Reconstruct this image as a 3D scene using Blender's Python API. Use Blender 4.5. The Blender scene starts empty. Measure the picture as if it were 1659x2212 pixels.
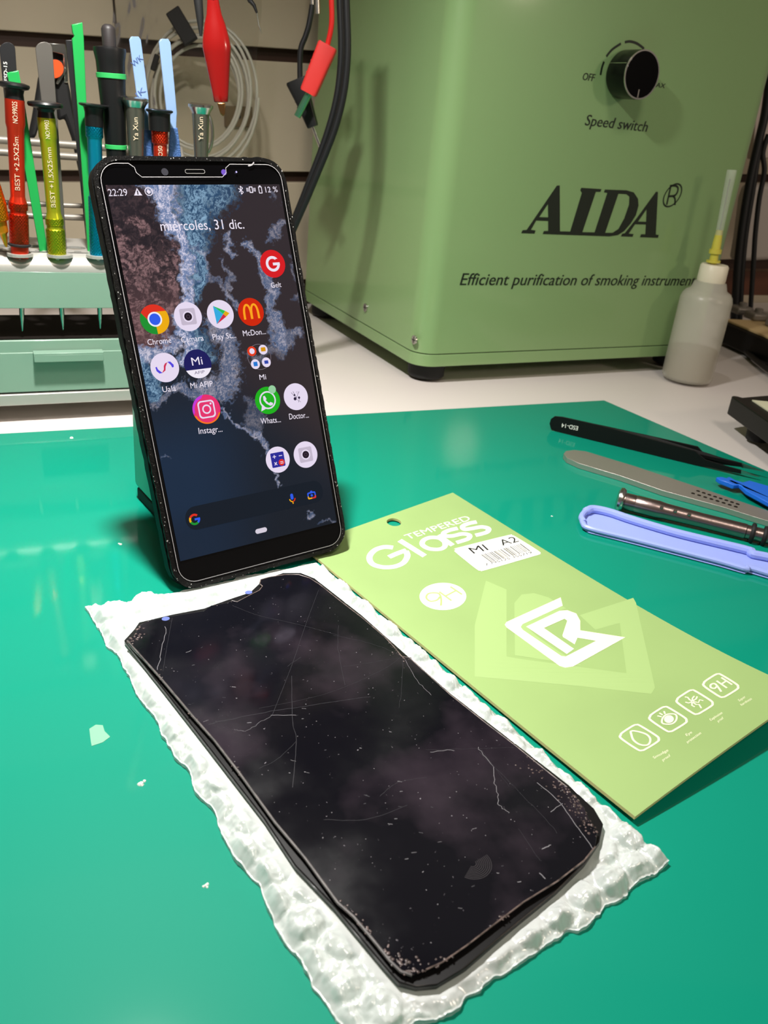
import bpy, math, random
import numpy as np
from mathutils import Vector, Matrix
from mathutils.geometry import tessellate_polygon
random.seed(7)
rng = np.random.default_rng(5)
S = 0.001                                   # builders work in millimetres
COL = bpy.context.scene.collection
scn = bpy.context.scene

# ------------------------------------------------------------------ camera
F, PITCH, ROLL, HC = 1795.0, math.radians(25.4), math.radians(5.73), 168.0
W, H = 1659, 2212
_f = np.array([0, math.cos(PITCH), -math.sin(PITCH)]); _r = np.array([1., 0, 0]); _u = np.cross(_r, _f)
CR = math.cos(ROLL)*_r + math.sin(ROLL)*_u
CU = -math.sin(ROLL)*_r + math.cos(ROLL)*_u
CF = _f
CO = np.array([0, 0, HC])
cd = bpy.data.cameras.new('camera'); cam = bpy.data.objects.new('camera', cd); COL.objects.link(cam)
cd.sensor_fit = 'VERTICAL'; cd.sensor_height = 24; cd.lens = F/H*24; cd.clip_start = 0.01; cd.clip_end = 20
cam.matrix_world = Matrix(((CR[0], CU[0], -CF[0], 0), (CR[1], CU[1], -CF[1], 0), (CR[2], CU[2], -CF[2], HC*S), (0, 0, 0, 1)))
scn.camera = cam
cd.dof.use_dof = True; cd.dof.focus_distance = 0.30; cd.dof.aperture_fstop = 20

# ------------------------------------------------------------------ light and exposure
w = bpy.data.worlds.new('World'); scn.world = w; w.use_nodes = True
bg = w.node_tree.nodes['Background']; bg.inputs[0].default_value = (1.0, 0.86, 0.74, 1); bg.inputs[1].default_value = 0.14

def area(name, loc, target, size, power, color, shape='DISK', spread=180):
    l = bpy.data.lights.new(name, 'AREA'); l.shape = shape; l.size = size*S; l.energy = power; l.color = color
    l.spread = math.radians(spread)
    o = bpy.data.objects.new(name, l); COL.objects.link(o); o.location = Vector(loc)*S
    d = Vector(target)*S - o.location; o.rotation_euler = d.to_track_quat('-Z', 'Y').to_euler(); return o
area('work_lamp_light', (-112, 303, 400), (-104, 292, 0), 28, 2.85, (1, .97, .93), spread=150)
area('room_lamp_light', (900, 60, 420), (180, 640, 100), 90, 1.3, (1, .82, .64))
area('front_fill_light', (260, -450, 1250), (0, 600, 100), 300, 6.0, (1, .88, .76))  # added fill from the camera side, brightens the upright fronts
scn.view_settings.view_transform = 'Standard'; scn.view_settings.look = 'None'
scn.view_settings.exposure = 0.0; scn.view_settings.gamma = 1.0; scn.view_settings.use_curve_mapping = False

# ------------------------------------------------------------------ picture measurements -> world points (mm)
def ray(x, y):
    return CR*((x-W/2)/F) - CU*((y-H/2)/F) + CF
def onz(x, y, z=0.0):
    d = ray(x, y); return CO + d*((z-HC)/d[2])
def onp(x, y, P, n):
    d = ray(x, y); return CO + d*(((np.array(P)-CO)@n)/(d@n))
def aty(x, y, Y):
    d = ray(x, y); return CO + d*(Y/d[1])

class Frame:
    def __init__(s, O, X, Y, Z):
        s.O = np.array(O, float); s.R = np.stack([np.array(v, float)/np.linalg.norm(v) for v in (X, Y, Z)], 1)
    def px(s, x, y, ax='y', val=0.0):
        k = 'xyz'.index(ax); n = s.R[:, k]; P = onp(x, y, s.O + n*val, n); return (P-s.O)@s.R
    def w(s, p): return s.O + s.R@np.array(p, float)
    def l(s, P): return (np.array(P, float)-s.O)@s.R
    def mat(s):
        M = Matrix.Identity(4)
        for i in range(3):
            for j in range(3): M[i][j] = s.R[i, j]
            M[i][3] = s.O[i]*S
        return M
def yawframe(O, deg):
    c, sn = math.cos(math.radians(deg)), math.sin(math.radians(deg))
    return Frame(O, (c, sn, 0), (-sn, c, 0), (0, 0, 1))
def axisframe(B, T, up=None):
    """Z from B to T, Y pointing away from the camera."""
    B = np.array(B, float); T = np.array(T, float); z = (T-B)/np.linalg.norm(T-B)
    y = (B-CO) if up is None else -np.array(up, float); y = y - z*(y@z); y /= np.linalg.norm(y)
    return Frame(B, np.cross(y, z), y, z)

# ------------------------------------------------------------------ materials
def lin(c):
    out = []
    for v in c[:3]:
        v = v/255.0; out.append(v/12.92 if v <= .04045 else ((v+.055)/1.055)**2.4)
    return tuple(out)+(1.0,)
MATS = {}
def mat(name, c=(200, 200, 200), rough=.5, metal=0, spec=.5, coat=0, coatr=.1, emit=None, es=1, trans=0, alpha=1, ior=1.45,
        noise=0, nscale=20, bump=0, bscale=200, sss=0, vcol=False, c2=None):
    if name in MATS: return MATS[name]
    m = bpy.data.materials.new(name); m.use_nodes = True; MATS[name] = m
    nt = m.node_tree; b = nt.nodes['Principled BSDF']; I = b.inputs
    I['Base Color'].default_value = lin(c); I['Roughness'].default_value = rough; I['Metallic'].default_value = metal
    I['Specular IOR Level'].default_value = spec; I['Coat Weight'].default_value = coat; I['Coat Roughness'].default_value = coatr
    I['Transmission Weight'].default_value = trans; I['Alpha'].default_value = alpha; I['IOR'].default_value = ior
    if sss: I['Subsurface Weight'].default_value = sss; I['Subsurface Radius'].default_value = (.004, .004, .004)
    if emit is not None: I['Emission Color'].default_value = lin(emit); I['Emission Strength'].default_value = es
    tc = None
    def coord():
        nonlocal tc
        if tc is None: tc = nt.nodes.new('ShaderNodeTexCoord')
        return tc.outputs['Object']
    if noise:
        n = nt.nodes.new('ShaderNodeTexNoise'); n.inputs['Scale'].default_value = nscale; n.inputs['Detail'].default_value = 6
        nt.links.new(coord(), n.inputs['Vector'])
        mx = nt.nodes.new('ShaderNodeMix'); mx.data_type = 'RGBA'
        d = c2 if c2 is not None else tuple(v*(1-noise) for v in c)
        mx.inputs['A'].default_value = lin(c); mx.inputs['B'].default_value = lin(d)
        r = nt.nodes.new('ShaderNodeMapRange'); r.inputs['From Min'].default_value = .35; r.inputs['From Max'].default_value = .7
        nt.links.new(n.outputs['Fac'], r.inputs['Value']); nt.links.new(r.outputs[0], mx.inputs['Factor'])
        nt.links.new(mx.outputs['Result'], I['Base Color'])
    if bump:
        n = nt.nodes.new('ShaderNodeTexNoise'); n.inputs['Scale'].default_value = bscale; n.inputs['Detail'].default_value = 4
        nt.links.new(coord(), n.inputs['Vector'])
        bp = nt.nodes.new('ShaderNodeBump'); bp.inputs['Strength'].default_value = bump; bp.inputs['Distance'].default_value = .001
        nt.links.new(n.outputs['Fac'], bp.inputs['Height']); nt.links.new(bp.outputs[0], I['Normal'])
    if vcol:
        a = nt.nodes.new('ShaderNodeVertexColor'); a.layer_name = 'Col'
        I['Base Color'].default_value = (0.004, .004, .005, 1)
        nt.links.new(a.outputs['Color'], I['Emission Color']); I['Emission Strength'].default_value = es
    return m
def knurl(name, c, rough=.3, scale=900):
    m = mat(name, c, rough, 1); nt = m.node_tree; b = nt.nodes['Principled BSDF']
    tc = nt.nodes.new('ShaderNodeTexCoord'); prev = None
    for s in (1, -1):
        mp = nt.nodes.new('ShaderNodeMapping'); mp.inputs['Rotation'].default_value = (0, s*.7, 0)
        wv = nt.nodes.new('ShaderNodeTexWave'); wv.inputs['Scale'].default_value = scale/3
        nt.links.new(tc.outputs['Object'], mp.inputs[0]); nt.links.new(mp.outputs[0], wv.inputs['Vector'])
        if prev is None: prev = wv
        else:
            ml = nt.nodes.new('ShaderNodeMath'); ml.operation = 'MULTIPLY'
            nt.links.new(prev.outputs['Fac'], ml.inputs[0]); nt.links.new(wv.outputs['Fac'], ml.inputs[1])
            bp = nt.nodes.new('ShaderNodeBump'); bp.inputs['Strength'].default_value = .5; bp.inputs['Distance'].default_value = .0003
            nt.links.new(ml.outputs[0], bp.inputs['Height']); nt.links.new(bp.outputs[0], b.inputs['Normal'])
    return m
def emat(c, es=1.0, name=None):
    return mat(name or 'screen_light_%d_%d_%d' % tuple(c), (4, 4, 4), .6, spec=0, emit=c, es=es)

# ------------------------------------------------------------------ mesh builder (mm, local)
class MB:
    def __init__(s): s.v = []; s.f = []; s.m = []
    def add(s, vs, fs, mi=0):
        k = len(s.v); s.v += [tuple(map(float, v)) for v in vs]
        for f in fs: s.f.append(tuple(i+k for i in f)); s.m.append(mi)
        return s
    def box(s, x0, x1, y0, y1, z0, z1, mi=0):
        vs = [(x, y, z) for z in (z0, z1) for y in (y0, y1) for x in (x0, x1)]
        return s.add(vs, [(0, 2, 3, 1), (4, 5, 7, 6), (0, 1, 5, 4), (1, 3, 7, 5), (3, 2, 6, 7), (2, 0, 4, 6)], mi)
    def prism(s, pts, a, b, ax='z', mi=0, top=None):
        """pts 2D polygon extruded from a to b along ax; top = optional second polygon at b"""
        def P(q, t):
            if ax == 'z': return (q[0], q[1], t)
            if ax == 'y': return (q[0], t, q[1])
            return (t, q[0], q[1])
        n = len(pts); tp = top or pts
        vs = [P(q, a) for q in pts]+[P(q, b) for q in tp]
        tri = tessellate_polygon([[Vector((q[0], q[1], 0)) for q in pts]])
        fs = [tuple(reversed(t)) for t in tri]+[tuple(i+n for i in t) for t in tri]
        fs += [(i, (i+1) % n, (i+1) % n+n, i+n) for i in range(n)]
        return s.add(vs, fs, mi)
    def plate(s, loops, a, b, ax='z', mi=0):
        """outer loop + hole loops, extruded"""
        def P(q, t):
            if ax == 'z': return (q[0], q[1], t)
            if ax == 'y': return (q[0], t, q[1])
            return (t, q[0], q[1])
        allp = [q for L in loops for q in L]; n = len(allp)
        tri = tessellate_polygon([[Vector((q[0], q[1], 0)) for q in L] for L in loops])
        vs = [P(q, a) for q in allp]+[P(q, b) for q in allp]
        fs = [tuple(reversed(t)) for t in tri]+[tuple(i+n for i in t) for t in tri]; k = 0
        for L in loops:
            m = len(L); fs += [(k+i, k+(i+1) % m, k+(i+1) % m+n, k+i+n) for i in range(m)]; k += m
        return s.add(vs, fs, mi)
    def flat(s, loops, fn, mi=0):
        """flat shape from 2D loops mapped by fn(x,y)->3D"""
        allp = [q for L in loops for q in L]
        tri = tessellate_polygon([[Vector((q[0], q[1], 0)) for q in L] for L in loops])
        return s.add([fn(*q) for q in allp], tri, mi)
    def tube(s, path, r, n=10, mi=0, cap=True):
        P = [np.array(p, float) for p in path]; m = len(P); rs = [r]*m if np.isscalar(r) else list(r)
        up = np.array([0.13, .21, .97]); vs = []; prev = None
        for i, p in enumerate(P):
            t = P[min(i+1, m-1)]-P[max(i-1, 0)]; t = t/(np.linalg.norm(t)+1e-9)
            a = (prev if prev is not None else up); a = a-t*(a@t)
            if np.linalg.norm(a) < 1e-3: a = np.array([1., 0, 0])-t*t[0]
            a /= np.linalg.norm(a); b = np.cross(t, a); prev = a
            for k in range(n):
                th = 2*math.pi*k/n; vs.append(p+rs[i]*(a*math.cos(th)+b*math.sin(th)))
        fs = [(i*n+k, i*n+(k+1) % n, (i+1)*n+(k+1) % n, (i+1)*n+k) for i in range(m-1) for k in range(n)]
        if cap: fs += [tuple(range(n))[::-1], tuple((m-1)*n+k for k in range(n))]
        return s.add(vs, fs, mi)
    def lathe(s, prof, n=28, mi=0, c=(0, 0), cap=True):
        vs = []; m = len(prof)
        for r, z in prof:
            for k in range(n):
                th = 2*math.pi*k/n; vs.append((c[0]+r*math.cos(th), c[1]+r*math.sin(th), z))
        fs = [(i*n+k, i*n+(k+1) % n, (i+1)*n+(k+1) % n, (i+1)*n+k) for i in range(m-1) for k in range(n)]
        if cap: fs += [tuple(range(n))[::-1], tuple((m-1)*n+k for k in range(n))]
        return s.add(vs, fs, mi)
    def ribbon(s, path, w, nrm, mi=0, lift=0.0):
        P = [np.array(p, float) for p in path]; nrm = np.array(nrm, float); vs = []; m = len(P)
        ws = [w]*m if np.isscalar(w) else w
        for i, p in enumerate(P):
            t = P[min(i+1, m-1)]-P[max(i-1, 0)]; t /= (np.linalg.norm(t)+1e-9); b = np.cross(nrm, t)
            vs += [p+b*ws[i]/2+nrm*lift, p-b*ws[i]/2+nrm*lift]
        return s.add(vs, [(2*i, 2*i+1, 2*i+3, 2*i+2) for i in range(m-1)], mi)
    def build(s, name, mats, parent=None, smooth=False, bevel=0, seg=2, sub=0, angle=35):
        me = bpy.data.meshes.new(name); me.from_pydata([(x*S, y*S, z*S) for x, y, z in s.v], [], s.f)
        if not isinstance(mats, (list, tuple)): mats = [mats]
        for m in mats: me.materials.append(m)
        if len(mats) > 1: me.polygons.foreach_set('material_index', s.m)
        me.update()
        o = bpy.data.objects.new(name, me); COL.objects.link(o)
        if parent is not None: o.parent = parent
        if smooth:
            me.polygons.foreach_set('use_smooth', [True]*len(me.polygons))
            try: me.set_sharp_from_angle(angle=math.radians(angle))
            except Exception: pass
        if bevel:
            b = o.modifiers.new('bevel', 'BEVEL'); b.width = bevel*S; b.segments = seg; b.limit_method = 'ANGLE'; b.angle_limit = math.radians(40)
            me.polygons.foreach_set('use_smooth', [True]*len(me.polygons))
            try: me.set_sharp_from_angle(angle=math.radians(30))
            except Exception: pass
            b.harden_normals = False
        if sub:
            b = o.modifiers.new('sub', 'SUBSURF'); b.levels = sub; b.render_levels = sub
        return o

def tag(o, label, cat=None, group=None, kind=None):
    o['label'] = label
    if cat: o['category'] = cat
    if group: o['group'] = group
    if kind: o['kind'] = kind
    return o
def thing(name, fr, label, cat, group=None):
    o = bpy.data.objects.new(name, None); COL.objects.link(o); o.empty_display_size = .01
    o.matrix_world = fr.mat() if isinstance(fr, Frame) else Matrix.Translation(Vector(fr)*S)
    return tag(o, label, cat, group)

def circ(cx, cy, rx, ry=None, n=32, a0=0, a1=2*math.pi, end=False):
    ry = rx if ry is None else ry; k = n+(1 if end else 0)
    return [(cx+rx*math.cos(a0+(a1-a0)*i/n), cy+ry*math.sin(a0+(a1-a0)*i/n)) for i in range(k)]
def rrect(x0, x1, y0, y1, r, n=8):
    o = []
    for cx, cy, a in ((x1-r, y1-r, 0), (x0+r, y1-r, 90), (x0+r, y0+r, 180), (x1-r, y0+r, 270)):
        for i in range(n+1):
            t = math.radians(a+90*i/n); o.append((cx+r*math.cos(t), cy+r*math.sin(t)))
    return o
def smoothpath(pts, n=8, closed=False):
    P = [np.array(p, float) for p in pts]; m = len(P); out = []
    rngi = range(m if closed else m-1)
    for i in rngi:
        g = lambda k: P[k % m] if closed else P[min(max(k, 0), m-1)]
        a, b, c, d = g(i-1), g(i), g(i+1), g(i+2)
        for k in range(n):
            t = k/n; out.append(.5*((2*b)+(-a+c)*t+(2*a-5*b+4*c-d)*t*t+(-a+3*b-3*c+d)*t**3))
    if not closed: out.append(P[-1])
    return out

# ------------------------------------------------------------------ text
_tc = {}
def textgeo(st, offset=0.0):
    key = (st, offset)
    if key in _tc: return _tc[key]
    cu = bpy.data.curves.new('t', 'FONT'); cu.body = st; cu.size = 1; cu.resolution_u = 3; cu.offset = 0
    cu.fill_mode = 'FRONT'
    ob = bpy.data.objects.new('t', cu); COL.objects.link(ob)
    dg = bpy.context.evaluated_depsgraph_get(); me = bpy.data.meshes.new_from_object(ob.evaluated_get(dg))
    v = np.array([x.co[:2] for x in me.vertices]) if len(me.vertices) else np.zeros((0, 2)); f = [tuple(p.vertices) for p in me.polygons]
    bpy.data.objects.remove(ob); bpy.data.curves.remove(cu); bpy.data.meshes.remove(me)
    _tc[key] = (v, f); return v, f
CAP = textgeo('H')[0][:, 1].max()
def text_on(mb, st, P0, P1, Hv, mi=0, offset=0.0, shear=0.0, lift=None):
    """baseline from P0 to P1 (the ink's own width), Hv = vector of one capital height; all local 3D"""
    v, f = textgeo(st, offset); P0 = np.array(P0, float); P1 = np.array(P1, float); Hv = np.array(Hv, float)
    x0, x1 = v[:, 0].min(), v[:, 0].max(); D = P1-P0; out = []
    for x, y in v:
        yy = y/CAP; out.append(P0+D*((x-x0)/(x1-x0)) + Hv*yy + D/np.linalg.norm(D)*np.linalg.norm(Hv)*shear*yy)
    if lift is not None: out = [lift(p) for p in out]
    mb.add(out, f, mi)

# common materials
black = mat('black_plastic', (16, 16, 17), .38)
rubber = mat('black_rubber', (15, 15, 16), .7)
softblack = mat('black_cable', (17, 18, 20), .45)
steel = mat('steel', (190, 188, 182), .25, 1)
chrome = mat('chrome', (205, 203, 198), .2, 1)
darksteel = mat('gunmetal', (150, 142, 138), .3, 1)

# ================================================================== SETTING
WB = np.array([-85., 815., 0.])                                     # foot of the wall at the bench
WF = yawframe(WB, 27)
g0 = WF.px(0, 64); g1 = WF.px(678, 108.5); sl = math.atan2(g1[2]-g0[2], g1[0]-g0[0])
WFt = Frame(WB, WF.R[:, 0]*math.cos(sl)+WF.R[:, 2]*math.sin(sl), WF.R[:, 1], WF.R[:, 2]*math.cos(sl)-WF.R[:, 0]*math.sin(sl))
wall_m = mat('greige_laminate', (186, 174, 152), .55, noise=.05, nscale=6)
brown = mat('brown_groove', (52, 30, 18), .6)
wall = MB().box(-900, 900, 8, 16, -250, 700).build('wall_back', brown); wall.matrix_world = WFt.mat(); wall['kind'] = 'structure'
wall['label'] = 'greige slatwall with dark brown grooves behind the bench'
zz = [WFt.px(650, y)[2] for y in (604, 394, 371, 136, 107)]
rows = [(zz[0], zz[1]), (zz[2], zz[3]), (zz[4], zz[4]+92), (zz[4]+102, zz[4]+194), (zz[4]+204, zz[4]+300)]
rows[0] = (zz[0], zz[1])
xs_s = WFt.px(251, 60)[0]
for a, b in rows:
    for x0, x1 in ((-850, xs_s-.8), (xs_s+.8, 850)):
        MB().box(x0, x1, 0, 8, a, b).build('wall_panel', wall_m, wall, bevel=.6)
MB().box(-850, 850, 0, 8, -240, -20).build('wall_panel', wall_m, wall)
for nm, y0, y1, z in (('ceiling', -1500, 1500, 1700),):
    c = MB().box(-2000, 2000, -1800, 1400, z, z+20).build(nm, mat('ceiling_paint', (150, 140, 125), .8)); c['kind'] = 'structure'

# bench
BN = yawframe((0, 0, 0), 27)
bench = thing('workbench', BN, 'white laminate workbench under the green mat', 'bench')
ye = BN.l(WB)[1]-1
MB().box(-900, 1200, -700, ye, -26, -2.2).build('worktop', mat('white_laminate', (214, 206, 201), .42, bump=.02, bscale=900), bench, bevel=1)
for x in (-850, 1130):
    for y in (-650, ye-60): MB().box(x, x+50, y, y+50, -740, -26).build('leg', mat('leg_white', (200, 195, 190), .5), bench, bevel=1)
fl = MB().box(-2500, 2500, -2500, 1500, -760, -740).build('floor', mat('floor_tile', (110, 90, 75), .5)); fl['kind'] = 'structure'

# mat
mat_green = mat('green_vinyl', (0, 133, 109), .55, spec=.15, coat=.5, coatr=.07)
c0 = onz(0, 936.5); c1 = onz(1305, 864.5); c2 = onz(1659, 1018)
d1 = (c0-c1)/np.linalg.norm(c0-c1); d2 = (c2-c1)/np.linalg.norm(c2-c1)
MT = Frame(c1, d1, np.cross([0, 0, 1], d1), (0, 0, 1))
pA = c1+d1*620; pB = c1+d2*620; pC = pA+d2*620
mo = MB().prism([tuple(MT.l(q)[:2]) for q in (c1, pA, pC, pB)], -2.1, 0, 'z').build('cutting_mat', mat_green, bevel=.3)
mo.matrix_world = MT.mat(); tag(mo, 'large glossy green work mat lying on the white bench', 'mat')

# ================================================================== STANDING PHONE
PR = np.array([[.8053, -.5353, -.2548], [.5915, .7546, .2841], [.0402, -.3795, .9243]])
PF = Frame((-46.4448, 289.1959, 12.9143), PR[:, 0], PR[:, 1], PR[:, 2])
ph = thing('smartphone', PF, 'upright black smartphone with lit home screen and scuffed rim', 'phone')
glass_b = mat('phone_black_glass', (5, 5, 6), .08, spec=.5)
rim = mat('chipped_black_rim', (10, 10, 11), .3, noise=1, nscale=900, c2=(10, 10, 11))
# scuffed rim: sparse chips, their sparkle put into the colour as bright spots
nt = rim.node_tree; bs = nt.nodes['Principled BSDF']
for l in list(bs.inputs['Base Color'].links): nt.links.remove(l)
tc_ = nt.nodes.new('ShaderNodeTexCoord'); vo = nt.nodes.new('ShaderNodeTexNoise'); vo.inputs['Scale'].default_value = 1300; vo.inputs['Detail'].default_value = 4
rp = nt.nodes.new('ShaderNodeValToRGB'); rp.color_ramp.elements[0].position = .665; rp.color_ramp.elements[0].color = (.004, .004, .004, 1)
rp.color_ramp.elements[1].position = .72; rp.color_ramp.elements[1].color = (.5, .5, .48, 1)
nt.links.new(tc_.outputs['Object'], vo.inputs['Vector']); nt.links.new(vo.outputs['Fac'], rp.inputs[0]); nt.links.new(rp.outputs[0], bs.inputs['Base Color'])
bp_ = nt.nodes.new('ShaderNodeBump'); bp_.inputs['Strength'].default_value = .5; bp_.inputs['Distance'].default_value = .0004; bs.inputs['Specular IOR Level'].default_value = .25
nt.links.new(vo.outputs['Fac'], bp_.inputs['Height']); nt.links.new(bp_.outputs[0], bs.inputs['Normal'])
def jit(L, a):
    n = len(L); r = rng.normal(0, a, n); r = (r+np.roll(r, 1))/1.4
    c = np.mean(np.array(L), 0); return [(p[0]+(p[0]-c[0])/np.hypot(*(np.array(p)-c))*k, p[1]+(p[1]-c[1])/np.hypot(*(np.array(p)-c))*k) for p, k in zip(L, r)]
def dens(L, step=1.0):
    o = []
    for i in range(len(L)):
        a = np.array(L[i]); b = np.array(L[(i+1) % len(L)]); k = max(1, int(np.linalg.norm(b-a)/step))
        for j in range(k): o.append(tuple(a+(b-a)*j/k))
    return o
CASED = 6.0
out0 = dens(rrect(-37.9, 37.3, -11.3, 146.0, 9.5), 1.2)
MB().prism(rrect(-36.9, 36.6, -10.3, 145.0, 9), .3, CASED-.4, 'y').build('phone_body', glass_b, ph, bevel=.2)
MB().plate([jit(out0, .12), dens(rrect(-36.3, 36.0, -9.8, 144.4, 8.6), 1.2)], -.3, 1.3, 'y').build('case_rim', rim, ph, smooth=True, angle=70)
MB().plate([jit(dens(rrect(-38.3, 37.7, -11.7, 146.4, 10), 1.5), .1), dens(rrect(-37.0, 36.7, -10.4, 145.1, 9), 1.5)], 1.3, CASED, 'y').build('case', mat('case_clear_black', (5, 6, 6), .5, spec=.12), ph, smooth=True, angle=70)
# front glass (black bezel) under the protector
MB().flat([rrect(-36.4, 36.1, -9.9, 144.5, 8.7)], lambda x, z: (x, .25, z)).build('bezel', glass_b, ph)

# ---- wallpaper on the lit display
def vnoise(x, y, seed):
    r = np.random.default_rng(seed); G = r.random((256, 256)); xi = np.floor(x).astype(int); yi = np.floor(y).astype(int)
    fx = x-xi; fy = y-yi; fx = fx*fx*(3-2*fx); fy = fy*fy*(3-2*fy)
    g = lambda a, b: G[a % 256, b % 256]
    return (g(xi, yi)*(1-fx)+g(xi+1, yi)*fx)*(1-fy)+(g(xi, yi+1)*(1-fx)+g(xi+1, yi+1)*fx)*fy
def fbm(x, y, seed, o=5, ridge=False):
    s = 0; a = .5; t = 0
    for i in range(o):
        n = vnoise(x, y, seed+i)
        if ridge: n = 1-abs(2*n-1)
        s = s+a*n; t += a; a *= .55; x = x*2.03; y = y*2.03
    return s/t
NX, NY = 250, 500
gx, gz = np.meshgrid(np.linspace(-34, 34, NX), np.linspace(0, 136, NY))
wx = gx+(fbm(gx/6, gz/6, 11)-.5)*9+(fbm(gx/1.6, gz/1.6, 17)-.5)*3.4
wz = gz+(fbm(gx/6, gz/6, 31)-.5)*9+(fbm(gx/1.6, gz/1.6, 37)-.5)*3.4
def scr(x, y): p = PF.px(x, y, 'y', 0); return p[0], p[2]
def band(pts, X=wx, Z=wz):
    """returns distance / local width for a polyline of (px,py,width_mm)"""
    best = np.full(X.shape, 9e9)
    q = [(*scr(a, b), w_) for a, b, w_ in pts]
    for (x0, z0, w0), (x1, z1, w1) in zip(q, q[1:]):
        dx, dz = x1-x0, z1-z0; t = np.clip(((X-x0)*dx+(Z-z0)*dz)/(dx*dx+dz*dz), 0, 1)
        d = np.hypot(X-x0-t*dx, Z-z0-t*dz)/(w0+(w1-w0)*t); best = np.minimum(best, d)
    return best
def C3(c): return np.array(lin(c)[:3])
def mixc(A, B, t): return A*(1-t[..., None])+B*t[..., None]
def sst(x, a, b): t = np.clip((x-a)/(b-a), 0, 1); return t*t*(3-2*t)
fine = fbm(wx*.75+.3*gx, wz*.75, 51, 5, True); fine2 = fbm(wx*1.7, wz*1.7, 61, 3); mid = fbm(gx/4, gz/4, 71)
rough_ = fbm(wx*.35+gx*.1, wz*.5+gx*.25, 81, 6, True)
v = gz/136
base = mixc(np.broadcast_to(C3((17, 27, 40)), gx.shape+(3,)), np.broadcast_to(C3((44, 35, 39)), gx.shape+(3,)), sst(v+(gx/68)*.5, .30, .62))
base = mixc(base, np.broadcast_to(C3((18, 42, 68)), gx.shape+(3,)), sst(-gx/34+.3, 0, 1)*sst(.5-v, 0, .25)*.85)
base = mixc(base, np.broadcast_to(C3((14, 18, 24)), gx.shape+(3,)), sst(.02+.14-v, 0, .1)*.3)
# rock (left of the shore)
shore = [scr(*q) for q in ((300, 395), (322, 420), (345, 470), (372, 520), (385, 570), (378, 640), (392, 690), (385, 735), (330, 760), (280, 762))]
sx = np.interp(wz, [q[1] for q in shore[::-1]], [q[0] for q in shore[::-1]])
zlow = scr(320, 775)[1]
rock = sst(sx-wx, -.6, 1.2)*sst(wz, zlow-2, zlow+2)
tex_r = fbm(wx*.9+gz*.3, wz*1.1, 83, 5); rk = mixc(np.broadcast_to(C3((52, 38, 42)), gx.shape+(3,)), np.broadcast_to(C3((146, 112, 114)), gx.shape+(3,)), sst(rough_*.35+tex_r*.75, .50, .82))
rk = mixc(rk, np.broadcast_to(C3((28, 22, 28)), gx.shape+(3,)), sst(mid+.25*sst(v, .78, .95)+.2*(1-sst(np.abs(sx-wx), 0, 14)), .62, .75)*.85)
rk = mixc(rk, np.broadcast_to(C3((120, 82, 84)), gx.shape+(3,)), sst(v, .8, .62)*.35)
col = mixc(base, rk, rock)
foamc = mixc(np.broadcast_to(C3((104, 126, 168)), gx.shape+(3,)), np.broadcast_to(C3((232, 226, 244)), gx.shape+(3,)), sst(fine*.6+fine2*.55, .52, .92))
bluec = mixc(np.broadcast_to(C3((36, 74, 110)), gx.shape+(3,)), np.broadcast_to(C3((150, 190, 220)), gx.shape+(3,)), sst(fine, .5, .95))
def lay(col, pts, cc, a=1.0, lo=1.0, hi=.45, tex=.5):
    d = band(pts); m = sst(-(d+tex*(fine-.6)*1.6), -lo, -hi)*a; return mixc(col, cc, m)
col = lay(col, [(420, 395, 11), (420, 450, 9), (425, 520, 7), (430, 580, 5), (425, 640, 3)], bluec, .9)
col = lay(col, [(480, 395, 9), (470, 440, 7)], bluec, .7, tex=.8)
col = lay(col, [(345, 400, 8), (360, 430, 6), (372, 480, 4.5), (392, 530, 4), (402, 580, 3), (400, 640, 3), (395, 690, 4.5), (408, 730, 3.5), (400, 770, 3)], foamc, 1)
col = lay(col, [(300, 790, 6), (330, 820, 5), (330, 860, 3)], bluec, .9)
col = lay(col, [(300, 770, 4), (345, 765, 3), (375, 740, 3)], foamc, .8)
col = lay(col, [(455, 700, 4), (490, 740, 5), (500, 800, 6), (480, 845, 6), (420, 845, 4), (380, 835, 3)], foamc*.55, .85, tex=.8)
col = lay(col, [(430, 740, 6), (445, 770, 5), (410, 700, 3)], bluec, .7, tex=.8)
for pts, a in (([(420, 530, 2), (445, 550, 2), (450, 590, 1)], .6), ([(490, 500, 1.5), (500, 540, 2.5), (508, 552, 1.5)], .8),
               ([(525, 520, 1.5), (550, 555, 2.2), (570, 580, 3), (585, 620, 3), (592, 680, 3.5), (600, 740, 3.5)], .85),
               ([(480, 560, 1), (495, 600, 1.5), (505, 650, 1.5), (515, 640, 1)], .5), ([(440, 600, 1.2), (480, 610, 1.2), (505, 640, 1.4)], .5),
               ([(600, 740, 4), (620, 730, 4), (640, 720, 3)], .6), ([(612, 480, 2), (590, 505, 2), (580, 520, 1)], .5),
               ([(545, 770, 2.5), (600, 760, 3.2)], .4), ([(500, 650, 1.5), (520, 655, 1.5)], .5),
               ([(475, 890, .8), (500, 900, 1.0), (520, 920, 1.3), (550, 940, 1.8), (572, 955, 2.0), (580, 978, 1.8)], .9),
               ([(545, 860, 3), (560, 900, 4), (540, 925, 4)], .33), ([(599, 1015, 1.0), (602, 1040, 1.0), (607, 1056, .8)], .8),
               ([(668, 1095, .8), (668, 1118, 1.2)], .7), ([(690, 1130, .6), (716, 1132, .8)], .4), ([(345, 985, .6), (365, 978, .6)], .5),
               ([(600, 430, 1.5), (585, 420, 1)], .35), ([(640, 640, 2), (632, 560, 1.5)], .35), ([(360, 850, 1.5), (335, 880, 2)], .5)):
    col = lay(col, pts, foamc*.62, a, tex=.7)
col = np.clip(col, 0, 1)*.95
me = bpy.data.meshes.new('display')
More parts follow.
